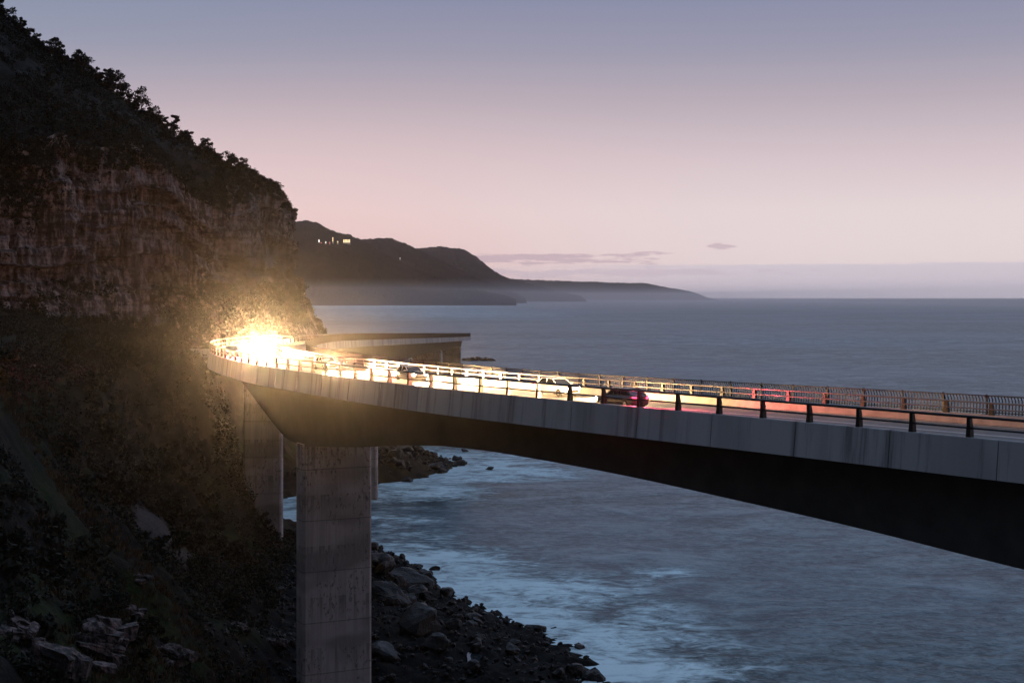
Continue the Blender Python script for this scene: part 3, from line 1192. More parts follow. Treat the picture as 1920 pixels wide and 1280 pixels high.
def boulder(loc, size, label, group=None, name='boulder', cat='boulder', flat=1.0):
    o = link(name, ROCKS[int(rb.integers(7))])
    o.location = loc
    o.scale = (size * rb.uniform(.75, 1.3), size * rb.uniform(.75, 1.3), size * rb.uniform(.55, .95) * flat)
    o.rotation_euler = (rb.uniform(-.5, .5), rb.uniform(-.5, .5), rb.random() * 6.28)
    return tag(o, label, cat, group)


def shore_pts(n, y0, y1, a, b, pw=1.0):
    Yv = rb.uniform(y0, y1, n)
    xs, xt, xb = tabs(Yv)
    t = rb.uniform(a, b, n) ** pw
    X = xs + (xt - xs) * t
    return np.c_[X, Yv, terrain_z(X, Yv)]


for p in shore_pts(210, 150, 232, -0.12, 1.1):
    s = rb.choice([0.4, 0.6, 0.8, 1.2, 1.7], p=[.34, .32, .2, .10, .04])
    boulder((p[0], p[1], max(p[2], -0.6) + s * 0.2), s, 'dark wet boulder in the heap along the near shore below the bridge', 'boulders on the near shore')
for p in shore_pts(80, 325, 402, -0.15, 0.9):
    s = rb.choice([0.8, 1.2, 1.8, 2.6], p=[.3, .35, .25, .1])
    boulder((p[0], p[1], max(p[2], -0.4) + s * 0.2), s, 'dark boulder on the low rocky point seen under the bridge span', 'boulders on the far rocky point')
# countless cobbles
parts_v, parts_f, n0 = [], [], 0
small = [rock_mesh('pebble', rb, 1) for _ in range(5)]
sm = []
for me_ in small:
    v = np.array([x.co[:] for x in me_.vertices])
    f = np.array([list(p.vertices) for p in me_.polygons])
    sm.append((v, f))
for p in np.vstack([shore_pts(3200, 140, 235, -0.05, 1.35), shore_pts(700, 322, 402, -0.1, 1.0)]):
    v, f = sm[int(rb.integers(5))]
    s = rb.uniform(0.12, 0.42) * (1.6 if p[1] > 300 else 1)
    a = rb.random() * 6.28
    Rm = np.array([[math.cos(a), -math.sin(a), 0], [math.sin(a), math.cos(a), 0], [0, 0, 1]])
    parts_v.append((v * s * rb.uniform(.7, 1.3, 3)) @ Rm.T + [p[0], p[1], max(p[2], -0.3) + s * .3])
    parts_f.append(f + n0)
    n0 += len(v)
o = link('cobbles', mesh('cobbles', np.vstack(parts_v), np.vstack(parts_f), M_BOULDER))
tag(o, 'dark cobbles and rubble between the shore boulders', kind='stuff')

# rocks standing in the water
for px, py, s, fl, lab in [
        (1085, 1214, 0.9, 0.6, 'small dark rock awash in foam off the tip of the near boulder shore'),
        (815, 1068, 1.0, 0.8, 'small rock in the foam beside the pale slab behind the near pier'),
        (862, 872, 2.2, 0.8, 'jagged dark rock at the outer tip of the low rocky point'),
        (830, 886, 2.0, 0.5, 'flat dark rock in the foam just left of the jagged tip rock'),
        (917, 880, 1.4, 0.5, 'low rock in the water farthest right off the rocky point'),
        (760, 902, 1.8, 0.6, 'rounded rock at the waterline on the near side of the rocky point'),
        (872, 846, 1.6, 0.6, 'small rock just under the girder edge off the rocky point')]:
    d = CZ * F / (py - Y0)
    q = P(px, py, d)
    boulder((q[0], q[1], 0.15), s, lab, name='sea_rock', cat='rock', flat=fl)
q = P(897, 676, CZ * F / (676 - Y0))
rv = []
for k in range(16):
    v = np.array([x.co[:] for x in ROCKS[k % 7].vertices])
    f = [list(p.vertices) for p in ROCKS[k % 7].polygons]
    t = (k - 7.5) / 7.5
    rv.append((v * [2.4, 2.0, 1.5 + 1.5 * (1 - t * t) * rb.random()] + [t * 9.5, rb.uniform(-2, 2), 0.25], f))
Vr, Fr = merge(rv)
o = link('reef', mesh('reef', Vr, Fr, M_BOULDER), None, (q[0], q[1], 0))
tag(o, 'low dark reef breaking the water beyond the end of the bridge', 'reef')


# layered rock outcrops low on the near slope
def slab_stack(rng, n=5, w=3.0):
    """angular jointed blocks in tilted beds"""
    parts = []
    for k in range(n * 4):
        g_ = np.linspace(-1, 1, 7)
        lx, lyy, lz = w * rng.uniform(.14, .40), w * rng.uniform(.14, .34), w * rng.uniform(.07, .24)
        V, FC = [], []
        idx = {}
        def vid(i, j, l):
            if (i, j, l) not in idx:
                idx[(i, j, l)] = len(V)
                V.append((g_[i], g_[j], g_[l]))
            return idx[(i, j, l)]
        for i in range(6):
            for j in range(6):
                for l, fl in ((0, 1), (6, 0)):
                    for ax in range(3):
                        def c(a, b_):
                            t = [0, 0, 0]
                            t[ax] = l
                            t[(ax + 1) % 3] = a
                            t[(ax + 2) % 3] = b_
                            return vid(*t)
                        qd = (c(i, j), c(i + 1, j), c(i + 1, j + 1), c(i, j + 1))
                        FC.append(qd[::-1] if fl else qd)
        V = np.array(V)
        for _ in range(6):
            nn = rng.normal(size=3)
            nn /= np.linalg.norm(nn)
            t = V @ nn - rng.uniform(0.75, 1.15)
            V = V - np.clip(t, 0, None)[:, None] * nn * 0.95
        o_ = rng.random(3) * 40
        V = V * (1 + 0.16 * fbm(V[:, 0] * 1.7 + o_[0], V[:, 1] * 1.7 + o_[1], V[:, 2] * 1.7 + o_[2], 3))[:, None]
        V = V * [lx, lyy, lz]
        a = rng.normal(0, 0.35)
        b_ = rng.normal(0, 0.16) + 0.15
        Ry = np.array([[math.cos(b_), 0, math.sin(b_)], [0, 1, 0], [-math.sin(b_), 0, math.cos(b_)]])
        Rz_ = np.array([[math.cos(a), -math.sin(a), 0], [math.sin(a), math.cos(a), 0], [0, 0, 1]])
        hz_ = rng.random()
        p = np.array([rng.normal(0, .36) * w, rng.normal(0, .28) * w, hz_ * w * .42 * (n / 6)])
        parts.append((V @ Ry.T @ Rz_.T + p, FC))
    return merge(parts)


tpx, tpy = px_.ravel(), py_.ravel()


def ground_at_px(px, py):
    """first terrain point hit along a sight line"""
    dd = np.arange(45, 330, 0.4)
    X = (px - 960) / F * dd
    Zr = CZ - (py - Y0) / F * dd
    Zt = terrain_z(X, dd)
    hit = np.where(Zt >= Zr)[0]
    i = hit[0] if len(hit) else len(dd) - 1
    return np.array([X[i], dd[i], Zt[i]])


for px, py, n, w_, lab in [
        (70, 1250, 8, 3.4, 'layered brown rock outcrop lowest at the bottom left corner of the slope'),
        (15, 1185, 6, 2.2, 'pale fractured rock jutting from the slope at the left edge'),
        (170, 1210, 8, 3.2, 'broad layered ledge of reddish rock low on the slope'),
        (305, 1225, 6, 2.3, 'pinkish broken rock beside the dry bushes low on the slope'),
        (235, 1140, 5, 1.5, 'small split rock standing above the broad ledge'),
        (262, 1085, 4, 1.3, 'single pale pink stone highest on the near slope'),
        (515, 1205, 4, 2.4, 'grey rock slab beside the foot of the near pier'),
        (445, 1175, 4, 2.2, 'brown rock slab in the gully left of the near pier')]:
    q = ground_at_px(px, py)
    V, FC = slab_stack(rb, n, w_)
    o = link('rock_outcrop', mesh('rock_outcrop', V, FC, M_LEDGE), None, (q[0], q[1], q[2] - 0.25 * w_))
    o.rotation_euler = (rb.uniform(-.12, .12), rb.uniform(0.05, .3), rb.uniform(-.5, .5))
    tag(o, lab, 'rock')
# large shoulder rocks right of the pier
for px, py, s, lab in [(760, 1075, 3.2, 'large pale sloping slab at the sea edge behind the near pier'),
                       (735, 1110, 3.6, 'big rounded brown rock right beside the near pier'),
                       (795, 1165, 3.2, 'big brown rock shoulder in front of the boulder heap'),
                       (725, 1215, 2.6, 'dark lumpy rock at the foot of the near pier'),
                       (715, 1050, 2.6, 'jagged dark rock at the top of the rock shoulder beside the pier')]:
    q = ground_at_px(px, py + 18)
    boulder(tuple(q + [0, 0, 0.2]), s, lab, name='shore_rock', cat='rock')

# old road wall on the bench left of the bridge
wv, wf, n0 = [], [], 0
ptsw = [P(286, 660, 236), P(318, 664, 232), P(352, 664.5, 228), P(396, 666.5, 224)]
parts = []
for i in range(3):
    a, b = ptsw[i], ptsw[i + 1]
    hh = (0.15, 0.85, 0.95, 0.98)
    d = (b - a) / np.linalg.norm(b - a)
    nrm = np.array([d[1], -d[0], 0]) * 0.16
    V = [a - nrm - [0, 0, 1.6], b - nrm - [0, 0, 1.6], b + nrm - [0, 0, 1.6], a + nrm - [0, 0, 1.6],
         a - nrm * .6 + [0, 0, hh[i]], b - nrm * .6 + [0, 0, hh[i + 1]], b + nrm * .6 + [0, 0, hh[i + 1]], a + nrm * .6 + [0, 0, hh[i]]]
    parts.append((V, [(3, 2, 1, 0), (4, 5, 6, 7), (0, 1, 5, 4), (1, 2, 6, 5), (2, 3, 7, 6), (3, 0, 4, 7)]))
V, FC = merge(parts)
o = link('concrete_wall', mesh('concrete_wall', V, FC, M_OLDWALL))
tag(o, 'short pale concrete wall on the bench left of the bridge bend', 'wall')

# ------------------------------------------------------------------ far hills
HILLS = [
    (7200, 9200, 571, [(400, 440), (470, 425), (540, 417), (575, 412), (600, 418), (620, 431), (655, 441), (690, 457), (720, 473), (760, 495), (800, 512), (860, 533), (920, 549), (968, 561)], 'nearest wooded far hill with lit houses on its shoulder'),
    (9800, 11800, 567, [(600, 480), (645, 462), (680, 449), (735, 446), (760, 455), (775, 463), (800, 474), (850, 498), (900, 522), (950, 543), (985, 559)], 'second far hill with a low rounded top'),
    (13000, 15000, 563, [(700, 492), (745, 478), (780, 466), (830, 461), (870, 468), (895, 483), (920, 505), (950, 521), (990, 531), (1050, 546), (1090, 557)], 'third far hill ending in a steep shoulder above the sea'),
    (19000, 21000, 560.5, [(860, 515), (910, 520), (950, 523), (1060, 527), (1150, 529.5), (1205, 530.5), (1235, 535.5), (1262, 541), (1285, 545), (1305, 549), (1322, 557)], 'long low headland tapering into the mist on the horizon')]


def m_hill():
    m, gg, b = mat('far_forest')
    pos = gg.new('ShaderNodeNewGeometry').outputs['Position']
    n1 = gg.noise(pos, 0.004, 5, 0.6)
    n2 = gg.noise(gg.map(pos, (1, 1, 0.5)), 0.03, 5, 0.7)
    gg.put(b.inputs['Base Color'], gg.ramp(gg.m('ADD', gg.m('MULTIPLY', n1, 0.5), gg.m('MULTIPLY', n2, 0.5)),
           [(0.36, (0.009, 0.010, 0.014, 1)), (0.52, (0.018, 0.019, 0.024, 1)), (0.68, (0.050, 0.042, 0.042, 1))]))
    b.inputs['Roughness'].default_value = 1.0
    b.inputs['Specular IOR Level'].default_value = 0.0
    gg.put(b.inputs['Normal'], gg.bump(n2, 1.0, 25))
    return m


M_HILL = m_hill()
for hi_, (ds, dr, ysh, rid, lab) in enumerate(HILLS):
    rid = np.array(rid, float)
    u = np.arange(rid[0, 0], rid[-1, 0], 0.8)
    yr = np.interp(u, rid[:, 0], rid[:, 1])
    kk = np.ones(9) / 9
    yr = np.convolve(np.pad(yr, 4, 'edge'), kk, 'valid')
    t = np.linspace(0, 1, 46)
    tb = np.array([1.12, 1.3, 1.6])
    U, Tt = np.meshgrid(u, np.r_[-0.12, t, tb], indexing='ij')
    YRm = np.repeat(yr[:, None], Tt.shape[1], 1)
    D = ds + (dr - ds) * np.clip(Tt, -0.2, None)
    hr = CZ + (Y0 - YRm) * dr / F
    prof = np.where(Tt <= 1, np.clip(Tt, 0, 1) ** 0.8, 1 - (Tt - 1) * 1.2)
    if hi_ == 0:          # terrace that carries the houses
        pr2 = np.interp(Tt, [0, 0.1, 0.5, 0.60, 0.75, 1.0], [0, 0.16, 0.70, 0.745, 0.775, 1.0])
        prof = np.where(Tt <= 1, np.where(U < 720, pr2, prof), prof)
    Z = hr * prof
    xw = (U - 960) / F * dr
    amp = np.clip(hr * prof / 60, 0, 1)
    Z = Z + amp * np.where(Tt > 0.97, 0.35, 1.0) * (14 * fbm(xw * 0.004, D * 0.004, hi_, 4) + 0 * Z) + amp * 5 * fbm(xw * 0.045, D * 0.03, hi_ + 3, 3)
    Z = np.where(Tt < 0, -20, Z)
    # fan the rows: real width at each depth
    Xw = (U - 960) / F * (dr * 0.6 + D * 0.4)
    me = mesh('far_hill', np.stack([Xw, D, Z], -1).reshape(-1, 3), grid_faces(*U.shape), M_HILL, True)
    tag(link('far_hill', me), lab, kind='structure')
    if hi_ == 0:
        H1 = np.stack([Xw, D, Z], -1)[:, 1:47]

# lit houses on the shoulder of the nearest far hill
M_WIN_W = emit('lit_window_warm', (1.0, 0.74, 0.40), 4.0)
M_WIN_C = emit('lit_window_white', (0.95, 1.0, 0.95), 6.0)
M_WIN_R = emit('red_lamp_glass', (1.0, 0.10, 0.15), 5.0)
M_HW = simple('house_wall', (0.35, 0.32, 0.30), 0.9)
M_HR = simple('house_roof', (0.10, 0.07, 0.06), 0.9)
h1x, h1y = proj(H1)


def house(px, py, w, h, m, lab, rows=1, cols=2):
    e = (h1x - px) ** 2 + (h1y - py - 2) ** 2
    i = np.unravel_index(np.argmin(e), e.shape)
    q = H1[i]
    q = P(px, py + 2, q[1] - 40)
    o = empty('house', tuple(q))
    V, FC = box(-w / 2, w / 2, 0, 14, -12, h)
    link('wall', mesh('wall', V, FC, M_HW), o)
    V = [(-w / 2 - 1, -1, h), (w / 2 + 1, -1, h), (w / 2 + 1, 15, h), (-w / 2 - 1, 15, h), (-w / 2 - 1, 7, h + 5), (w / 2 + 1, 7, h + 5)]
    link('roof', mesh('roof', V, [(0, 1, 5, 4), (2, 3, 4, 5), (0, 4, 3), (1, 2, 5), (3, 2, 1, 0)], M_HR), o)
    for r in range(rows):
        for c in range(cols):
            x0 = -w / 2 + w * (c + 0.30) / cols
            x1 = -w / 2 + w * (c + 0.70) / cols
            z0, z1 = h * (r + 0.15) / rows, h * (r + 0.85) / rows
            V, FC = box(x0, x1, -0.6, -0.02, z0, z1)
            link('window', mesh('window', V, FC, m), o)
    return tag(o, lab, 'house', 'lit houses on the far hill')


house(556, 457, 6, 20, M_WIN_W, 'tiny lit house alone at the far left of the hill lights', 2, 1)
house(598, 454, 6, 22, M_WIN_C, 'tiny house with tall white lights left of the brightest light', 2, 1)
house(602, 456, 5, 12, M_WIN_R, 'tiny house with a red light next to the tall white one', 1, 1)
house(610.5, 453.5, 9, 9, M_WIN_C, 'small house with the brightest blue-white light on the hill', 1, 1)
house(618, 454, 5, 6, M_WIN_R, 'tiny house with a dim red light right of the brightest light', 1, 1)
house(624, 451, 7, 26, M_WIN_W, 'narrow house with the tallest yellow lights on the hill', 3, 1)
house(633, 453, 9, 10, M_WIN_W, 'small house with an orange light beside the long bright building', 1, 1)
house(650, 453, 44, 20, M_WIN_W, 'long brightly lit building with many windows at the right of the hill lights', 2, 5)
house(750, 483, 6, 5, M_WIN_C, 'single faint light on the dark slope far right of the houses', 1, 1)

# lamp on the headland below the far hill
q = P(570, 553, 420)
o = empty('street_lamp', tuple(q - [0, 0, 4.0]))
link('pole', mesh('pole', *limb((0, 0, -2), (0, 0, 4.0), 0.09, 0.06, 8), M_STEEL), o)
V, FC = box(-0.22, 0.22, -0.3, 0.3, 4.0, 4.75)
link('lantern', mesh('lantern', V, FC, M_WIN_W), o)
tag(o, 'small lit lamp on the edge of the headland scrub', 'lamp')


# ------------------------------------------------------------------ sea
def stretch(lo, hi, stp, far, ratio=1.35):
    c = list(np.arange(lo, hi, stp))
    a, d = [], stp
    x = lo
    while x > -far:
        d *= ratio
        x -= d
        a.append(x)
    b, d = [], stp
    x = c[-1]
    while x < far:
        d *= ratio
        x += d
        b.append(x)
    return np.array(a[::-1] + c + b)


gx = stretch(-70, 120, 1.6, 45000)
gy = stretch(120, 480, 2.0, 45000)
gx, gy = np.clip(gx, -60000, 60000), np.clip(gy, -60000, 60000)
gy = gy[gy > -6000]
SX, SY = np.meshgrid(gx, gy, indexing='ij')
# distance to the shore line
yv = np.arange(20, 520, 1.5)
shx = tabs(yv)[0]
dsh = np.full(SX.shape, 1e9)
inner = (np.abs(SX) < 400) & (np.abs(SY) < 900)
Xi, Yi = SX[inner], SY[inner]
di = np.full(Xi.shape, 1e9)
for a, b in zip(shx, yv):
    di = np.minimum(di, (Xi - a) ** 2 + (Yi - b) ** 2)
dsh[inner] = np.sqrt(di)
foam = 1.0 * np.exp(-(dsh / 7.0) ** 1.0) + 0.28 * np.exp(-(dsh / 22.0) ** 2)


def blob(px, py, rx, ry, k, rot=0.0):
    global foam
    d = CZ * F / (py - Y0)
    cx = (px - 960) / F * d
    sx_ = rx / F * d
    sy_ = ry * d / (py - Y0)
    ax, ay = (SX - cx), (SY - d)
    foam = foam + 1.7 * k * np.exp(-((ax / sx_) ** 2 + ((ay + rot * ax) / sy_) ** 2))


blob(740, 571, 190, 5, 0.55)  # bright mist off the far shore, painted as paler water
blob(800, 588, 300, 9, 0.22)  # wider, fainter band of the same painted mist
blob(1500, 640, 500, 14, 0.10)
blob(840, 1060, 110, 22, 0.42)
blob(1000, 1120, 170, 26, 0.36)
blob(1120, 1190, 130, 34, 0.40)
blob(1180, 1250, 150, 24, 0.50)
blob(1080, 1090, 120, 10, 0.25)
blob(1240, 1075, 70, 12, 0.22)
blob(780, 925, 110, 16, 0.45)
blob(880, 870, 120, 14, 0.45)
blob(960, 890, 130, 10, 0.25)
blob(760, 975, 60, 8, 0.2)
me = mesh('sea', np.stack([SX, SY, 0 * SX], -1).reshape(-1, 3), grid_faces(*SX.shape), None, True, attr={'foam': 0.95 * (1 - np.exp(-1.25 * foam))})


def m_sea():
    m, gg, b = mat('sea_water')
    pos = gg.new('ShaderNodeNewGeometry').outputs['Position']
    fa = gg.new('ShaderNodeAttribute', attribute_name='foam').outputs['Fac']
    w1 = gg.noise(gg.map(pos, (0.055, 0.085, 1), rot=(0, 0, 0.25)), 1.0, 6, 0.66, 1.0)
    w2 = gg.noise(gg.map(pos, (0.22, 0.32, 1), rot=(0, 0, -0.25)), 1.0, 6, 0.68, 1.4)
    w3 = gg.noise(gg.map(pos, (0.0022, 0.0034, 1)), 1.0, 5, 0.6)
    w4 = gg.noise(gg.map(pos, (0.014, 0.020, 1)), 1.0, 6, 0.64, 0.8)
    w5 = gg.noise(gg.map(pos, (0.62, 0.50, 1), rot=(0, 0, 0.3)), 1.0, 5, 0.7, 1.0)
    # milky foam veils, plus the mist brightness painted off the far shore
    nf = gg.m('ADD', gg.m('MULTIPLY', w1, 0.55), gg.m('MULTIPLY', w2, 0.45))
    ff = gg.m('ADD', fa, gg.m('MULTIPLY', gg.m('SUBTRACT', nf, 0.5), 4.4))
    ff = gg.m('MULTIPLY', gg.m('MULTIPLY', gg.step(ff, 0.0, 0.95), 0.98), gg.step(fa, 0.02, 0.26))
    streak = gg.m('MULTIPLY', gg.step(gg.m('ADD', gg.m('MULTIPLY', w4, 0.5), gg.m('MULTIPLY', w1, 0.5)), 0.49, 0.68), 0.34)
    fine = gg.step(gg.m('ADD', gg.m('ADD', gg.m('MULTIPLY', w2, 0.35), gg.m('MULTIPLY', w5, 0.35)), gg.m('MULTIPLY', w1, 0.30)), 0.40, 0.60)
    base_ = gg.mix(gg.step(w3, 0.40, 0.60), (0.010, 0.036, 0.038, 1), (0.075, 0.112, 0.145, 1))
    base_ = gg.mix(gg.m('MULTIPLY', fine, 0.85), base_, (0.21, 0.305, 0.335, 1))
    base_ = gg.mix(gg.m('MULTIPLY', streak, 1.5), base_, (0.40, 0.44, 0.50, 1))
    col = gg.mix(ff, base_, (0.84, 0.99, 1.0, 1))
    gg.put(b.inputs['Base Color'], col)
    gg.put(b.inputs['Roughness'], gg.m('ADD', gg.m('MULTIPLY', ff, 0.4), 0.34))
    b.inputs['IOR'].default_value = 1.33
    b.inputs['Specular IOR Level'].default_value = 0.07
    h = gg.m('ADD', gg.m('MULTIPLY', w1, 1.0), gg.m('ADD', gg.m('MULTIPLY', w2, 0.28), gg.m('MULTIPLY', w4, 2.0)))
    gg.put(b.inputs['Normal'], gg.bump(h, 0.36, 1.0))
    return m


me.materials.append(m_sea())
tag(link('sea', me), 'smooth blue-grey sea with milky foam near the rocks', kind='structure')

# tide pool among the boulders
q = ground_at_px(890, 1235)
ring = []
for i in range(22):
    a = 6.2832 * i / 22
    r = 1 + 0.18 * math.sin(2 * a + 1) + 0.12 * math.sin(5 * a)
    ring.append((q[0] + math.cos(a) * r * 0.8, q[1] + math.sin(a) * r * 4.0, q[2] + 0.25))
m_, gg, b = mat('pool_water')
b.inputs['Base Color'].default_value = (0.03, 0.035, 0.04, 1)
b.inputs['Roughness'].default_value = 0.08
gg.put(b.inputs['Normal'], gg.bump(gg.noise(gg.new('ShaderNodeNewGeometry').outputs['Position'], 1.5, 2), 0.05, 0.1))
o = link('tide_pool', mesh('tide_pool', ring, [tuple(range(22))], m_))
tag(o, 'still tide pool among the dark boulders', kind='structure')

# ------------------------------------------------------------------ cars
M_TYRE = simple('tyre_rubber', (0.02, 0.02, 0.02), 0.85)
M_RIM = simple('alloy_rim', (0.4, 0.4, 0.42), 0.35, 0.8)
M_GLASS = simple('car_glass', (0.02, 0.022, 0.026), 0.08)
M_TRIM = simple('black_trim', (0.02, 0.02, 0.02), 0.5)
M_HEAD = emit('headlamp_glass', (1.0, 0.86, 0.62), 120.0)
M_TAIL = emit('tail_lamp_glass', (1.0, 0.03, 0.08), 9.0)
PAINTS = [simple('silver_paint', (0.38, 0.38, 0.39), 0.3, 0.5, 0.03), simple('dark_blue_paint', (0.03, 0.045, 0.09), 0.25, 0.2, 0.03),
          simple('white_paint', (0.72, 0.71, 0.69), 0.3, 0.0, 0.03), simple('charcoal_paint', (0.05, 0.05, 0.055), 0.28, 0.3, 0.03)]


def loft(sections):
    k = len(sections[0])
    V = [p for s_ in sections for p in s_]
    FC = []
    for i in range(len(sections) - 1):
        for j in range(k):
            a, b_ = i * k + j, i * k + (j + 1) % k
            FC.append((a, b_, b_ + k, a + k))
    FC.append(tuple(range(k - 1, -1, -1)))
    FC.append(tuple((len(sections) - 1) * k + j for j in range(k)))
    return V, FC


def body_sec(x, w, zl, zt):
    r = 0.10
    return [(x, -w + r, zl), (x, w - r, zl), (x, w, zl + r), (x, w + 0.02, zl + (zt - zl) * .55), (x, w - 0.05, zt - r * .5), (x, w - 0.14, zt),
            (x, -w + 0.14, zt), (x, -w + 0.05, zt - r * .5), (x, -w - 0.02, zl + (zt - zl) * .55), (x, -w, zl + r)]


V, FC = loft([body_sec(2.16, 0.66, 0.34, 0.62), body_sec(2.08, 0.80, 0.24, 0.72), body_sec(1.7, 0.87, 0.22, 0.82), body_sec(0.9, 0.89, 0.22, 0.95),
              body_sec(-0.4, 0.90, 0.22, 0.98), body_sec(-1.5, 0.88, 0.22, 1.00), body_sec(-1.98, 0.82, 0.26, 0.98), body_sec(-2.12, 0.74, 0.36, 0.90)])
ME_BODY = mesh('body', V, FC, PAINTS[0], True)


def cab_sec(x, w, z):
    return [(x, -w, z), (x, w, z)]


cab = [(0.95, 0.78, 0.93), (0.25, 0.66, 1.40), (-1.15, 0.65, 1.43), (-1.85, 0.72, 0.98)]
V = []
for x, w, z in cab:
    V += [(x, -w, z), (x, w, z)]
Vb_ = [(0.95, -0.80, 0.90), (0.95, 0.80, 0.90), (-1.85, -0.78, 0.93), (-1.85, 0.78, 0.93)]
V2 = V + [(0.25, -0.80, 0.93), (0.25, 0.80, 0.93), (-1.15, -0.80, 0.96), (-1.15, 0.80, 0.96)]
FCc = [(0, 1, 3, 2), (4, 5, 7, 6), (0, 2, 8), (2, 4, 10, 8), (4, 6, 10), (1, 9, 3), (3, 9, 11, 5), (5, 11, 7)]
ME_GLASS = mesh('windows', V2, FCc, M_GLASS)
Vr_, Fr_ = loft([[(0.27, -0.67, 1.385), (0.27, 0.67, 1.385), (0.27, 0.60, 1.425), (0.27, -0.60, 1.425)], [(-0.4, -0.68, 1.41), (-0.4, 0.68, 1.41), (-0.4, 0.60, 1.475), (-0.4, -0.60, 1.475)],
                 [(-1.2, -0.66, 1.415), (-1.2, 0.66, 1.415), (-1.2, 0.58, 1.46), (-1.2, -0.58, 1.46)]])
pil = [limb((0.95, sgn * 0.79, 0.92), (0.26, sgn * 0.665, 1.41), 0.04, 0.035, 5) for sgn in (-1, 1)] + \
      [limb((-1.86, sgn * 0.74, 0.97), (-1.17, sgn * 0.655, 1.43), 0.07, 0.05, 5) for sgn in (-1, 1)] + \
      [limb((-0.45, sgn * 0.80, 0.95), (-0.45, sgn * 0.67, 1.43), 0.035, 0.035, 5) for sgn in (-1, 1)]
ME_ROOF = mesh('roof', *merge([(Vr_, Fr_)] + pil), PAINTS[0])


def wheel_mesh(r, w, k=18):
    V = []
    for y, rr in ((-w / 2, r * .62), (-w / 2, r * .92), (-w * .3, r), (w * .3, r), (w / 2, r * .92), (w / 2, r * .62)):
        for i in range(k):
            a = 6.2832 * i / k
            V.append((math.cos(a) * rr, y, math.sin(a) * rr))
    FC = [(j * k + i, j * k + (i + 1) % k, (j + 1) * k + (i + 1) % k, (j + 1) * k + i) for j in range(5) for i in range(k)]
    return V, FC


ME_TYRE = mesh('tyre', *wheel_mesh(0.32, 0.22), M_TYRE, True)


def rim_mesh():
    k = 15
    V = [(0, -0.09, 0)] + [(math.cos(6.2832 * i / k) * .2, -0.06 - (0.025 if i % 3 else 0), math.sin(6.2832 * i / k) * .2) for i in range(k)]
    V += [(0, 0.09, 0)] + [(math.cos(6.2832 * i / k) * .2, 0.06 + (0.025 if i % 3 else 0), math.sin(6.2832 * i / k) * .2) for i in range(k)]
    FC = [(0, 1 + (i + 1) % k, 1 + i) for i in range(k)] + [(k + 1, k + 2 + i, k + 2 + (i + 1) % k) for i in range(k)]
    return V, FC


ME_RIM = mesh('rim', *rim_mesh(), M_RIM)


def lamp_box(x0, x1, y0, y1, z0, z1, m, name):
    V, FC = box(x0, x1, y0, y1, z0, z1)
    V = [(x - (0.10 if abs(y) > 0.7 and x > 0 else 0) + (0.08 if abs(y) > 0.7 and x < 0 else 0), y, z) for x, y, z in V]
    return mesh(name, V, FC, m)


def make_car(paint, label, lit_power=0.0, tail_power=0.0, tilt=-1.5, cone=70):
    o = empty('car')
    tag(o, label, 'car', 'cars crossing the bridge')
    for nm, me_ in (('body', ME_BODY), ('roof', ME_ROOF)):
        mm = me_.copy()
        mm.materials.clear()
        mm.materials.append(paint)
        link(nm, mm, o)
    link('windows', ME_GLASS, o)
    V, FC = merge([box(2.12, 2.20, -0.5, 0.5, 0.36, 0.52)])
    link('grille', mesh('grille', V, FC, M_TRIM), o)
    for x in (1.33, -1.32):
        for y in (-0.80, 0.80):
            t = link('wheel', ME_TYRE, o, (x, y, 0.32))
            link('rim', ME_RIM, t, (0, 0.035 if y > 0 else -0.035, 0))
    for sgn in (-1, 1):
        link('wing_mirror', mesh('wing_mirror', *box(0.62, 0.78, sgn * 0.98 - 0.09, sgn * 0.98 + 0.09, 0.95, 1.08), paint), o)
        h = link('headlight', lamp_box(2.06, 2.17, sgn * .66 - .15, sgn * .66 + .15, 0.60, 0.74, M_HEAD, 'headlight'), o)
        t = link('tail_light', lamp_box(-2.17, -2.06, sgn * .64 - .14, sgn * .64 + .14, 0.72, 0.90, M_TAIL, 'tail_light'), o)
        if lit_power:
            ld = bpy.data.lights.new('headlight_beam', 'SPOT')
            ld.energy = lit_power
            ld.color = (1.0, 0.60, 0.26)
            ld.spot_size = math.radians(cone)
            ld.spot_blend = 0.7
            ld.shadow_soft_size = 0.08
            lo = link('headlight_beam', ld, o, (2.30, sgn * .66, 0.68))
            lo.rotation_euler = (0, math.radians(-90 - tilt), 0)
        if tail_power:
            ld = bpy.data.lights.new('tail_light_glow', 'SPOT')
            ld.energy = tail_power
            ld.color = (1.0, 0.05, 0.12)
            ld.spot_size = math.radians(150)
            ld.spot_blend = 0.6
            ld.shadow_soft_size = 0.08
            lo = link('tail_light_glow', ld, o, (-2.28, sgn * .64, 0.82))
            lo.rotation_euler = (0, math.radians(90), 0)
    return o


def place_car(o, s, off, toward):
    p = pt(np.array(s), off, 0.01)
    _, _, tx, ty = base(s)
    a = math.atan2(ty, tx)
    o.location = tuple(p)
    o.rotation_euler = (0, 0, a + (math.pi if toward else 0))


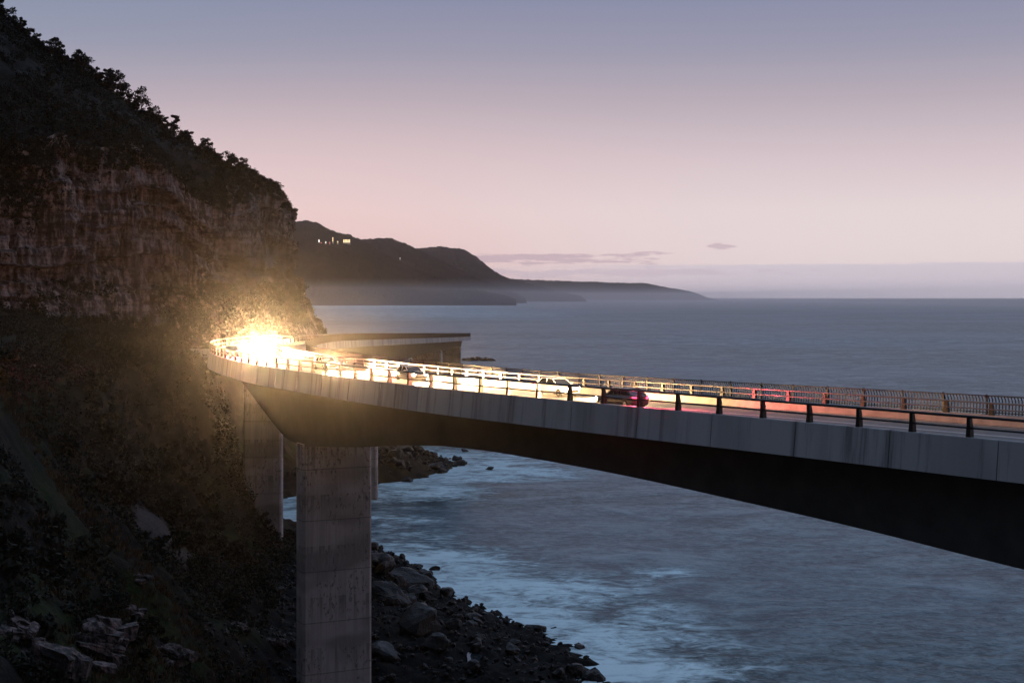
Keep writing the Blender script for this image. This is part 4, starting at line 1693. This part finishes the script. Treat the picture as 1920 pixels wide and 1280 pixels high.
HP = 7.0e5
RL, LL = 7.2, 2.9
for px, smax, paint, lab, pw, cone in [
        (1045, None, 2, 'white car with headlights on leading the cars coming towards the viewer', HP * .09, 75),
        (770, None, 0, 'silver car coming towards the viewer between the white leading car and the glare', HP * .8, 75),
        (612, None, 2, 'white car coming towards the viewer just right of the glare at the bend', HP, 75)]:
    c = make_car(PAINTS[paint], lab, pw, HP * 0.004, -3.0, 50)
    place_car(c, station_at(px, RL), RL, True)
for yy, paint, lab, pw in [(205, 0, 'silver car at the bend with blinding headlights aimed at the viewer', HP * 1.7),
                           (238, 2, 'white car behind the glare, entering the bend from the far arm', HP * .22),
                           (282, 3, 'charcoal car farthest along the bridge, driving towards the bend', HP * .12)]:
    c = make_car(PAINTS[paint], lab, pw, HP * 0.004, 0.0 if yy == 205 else -2.5, 28 if yy == 205 else 40)
    place_car(c, S_of_Y(yy), RL, True)
c = make_car(PAINTS[3], 'charcoal car driving away in the near lane with red tail lights', HP * .06, HP * .008)
place_car(c, station_at(1165, LL), LL, False)
c = make_car(PAINTS[1], 'dark blue car driving away around the bend with red tail lights', HP * .02, HP * .04)
place_car(c, S_of_Y(196), LL, False)

# ------------------------------------------------------------------ sea haze round the whole scene
me = mesh('haze', *box(-62000, 62000, -6500, 62000, -21.5, 620))
hz = link('haze', me)
tag(hz, 'thin sea haze', kind='stuff')
m = bpy.data.materials.new('haze_air')
m.use_nodes = True
m.node_tree.nodes.remove(m.node_tree.nodes['Principled BSDF'])
gg = G(m.node_tree)
pv = gg.new('ShaderNodeVolumePrincipled')
pv.inputs['Color'].default_value = (0.96, 0.96, 1.0, 1)
pv.inputs['Density'].default_value = 1.2e-5
pv.inputs['Anisotropy'].default_value = 0.965
gg.l.new(pv.outputs[0], gg.n['Material Output'].inputs['Volume'])
me.materials.append(m)

# mist lying low off the far shore
me = mesh('haze', *box(-22000, 2600, 3600, 32000, -20.8, 92))
me.materials.append(m.copy())
m2 = me.materials[0]
for nd in m2.node_tree.nodes:
    if nd.type == 'PRINCIPLED_VOLUME':
        nd.inputs['Density'].default_value = 7.0e-5
        nd.inputs['Anisotropy'].default_value = 0.80
tag(link('haze', me), 'pale mist lying low along the far shore', kind='stuff')
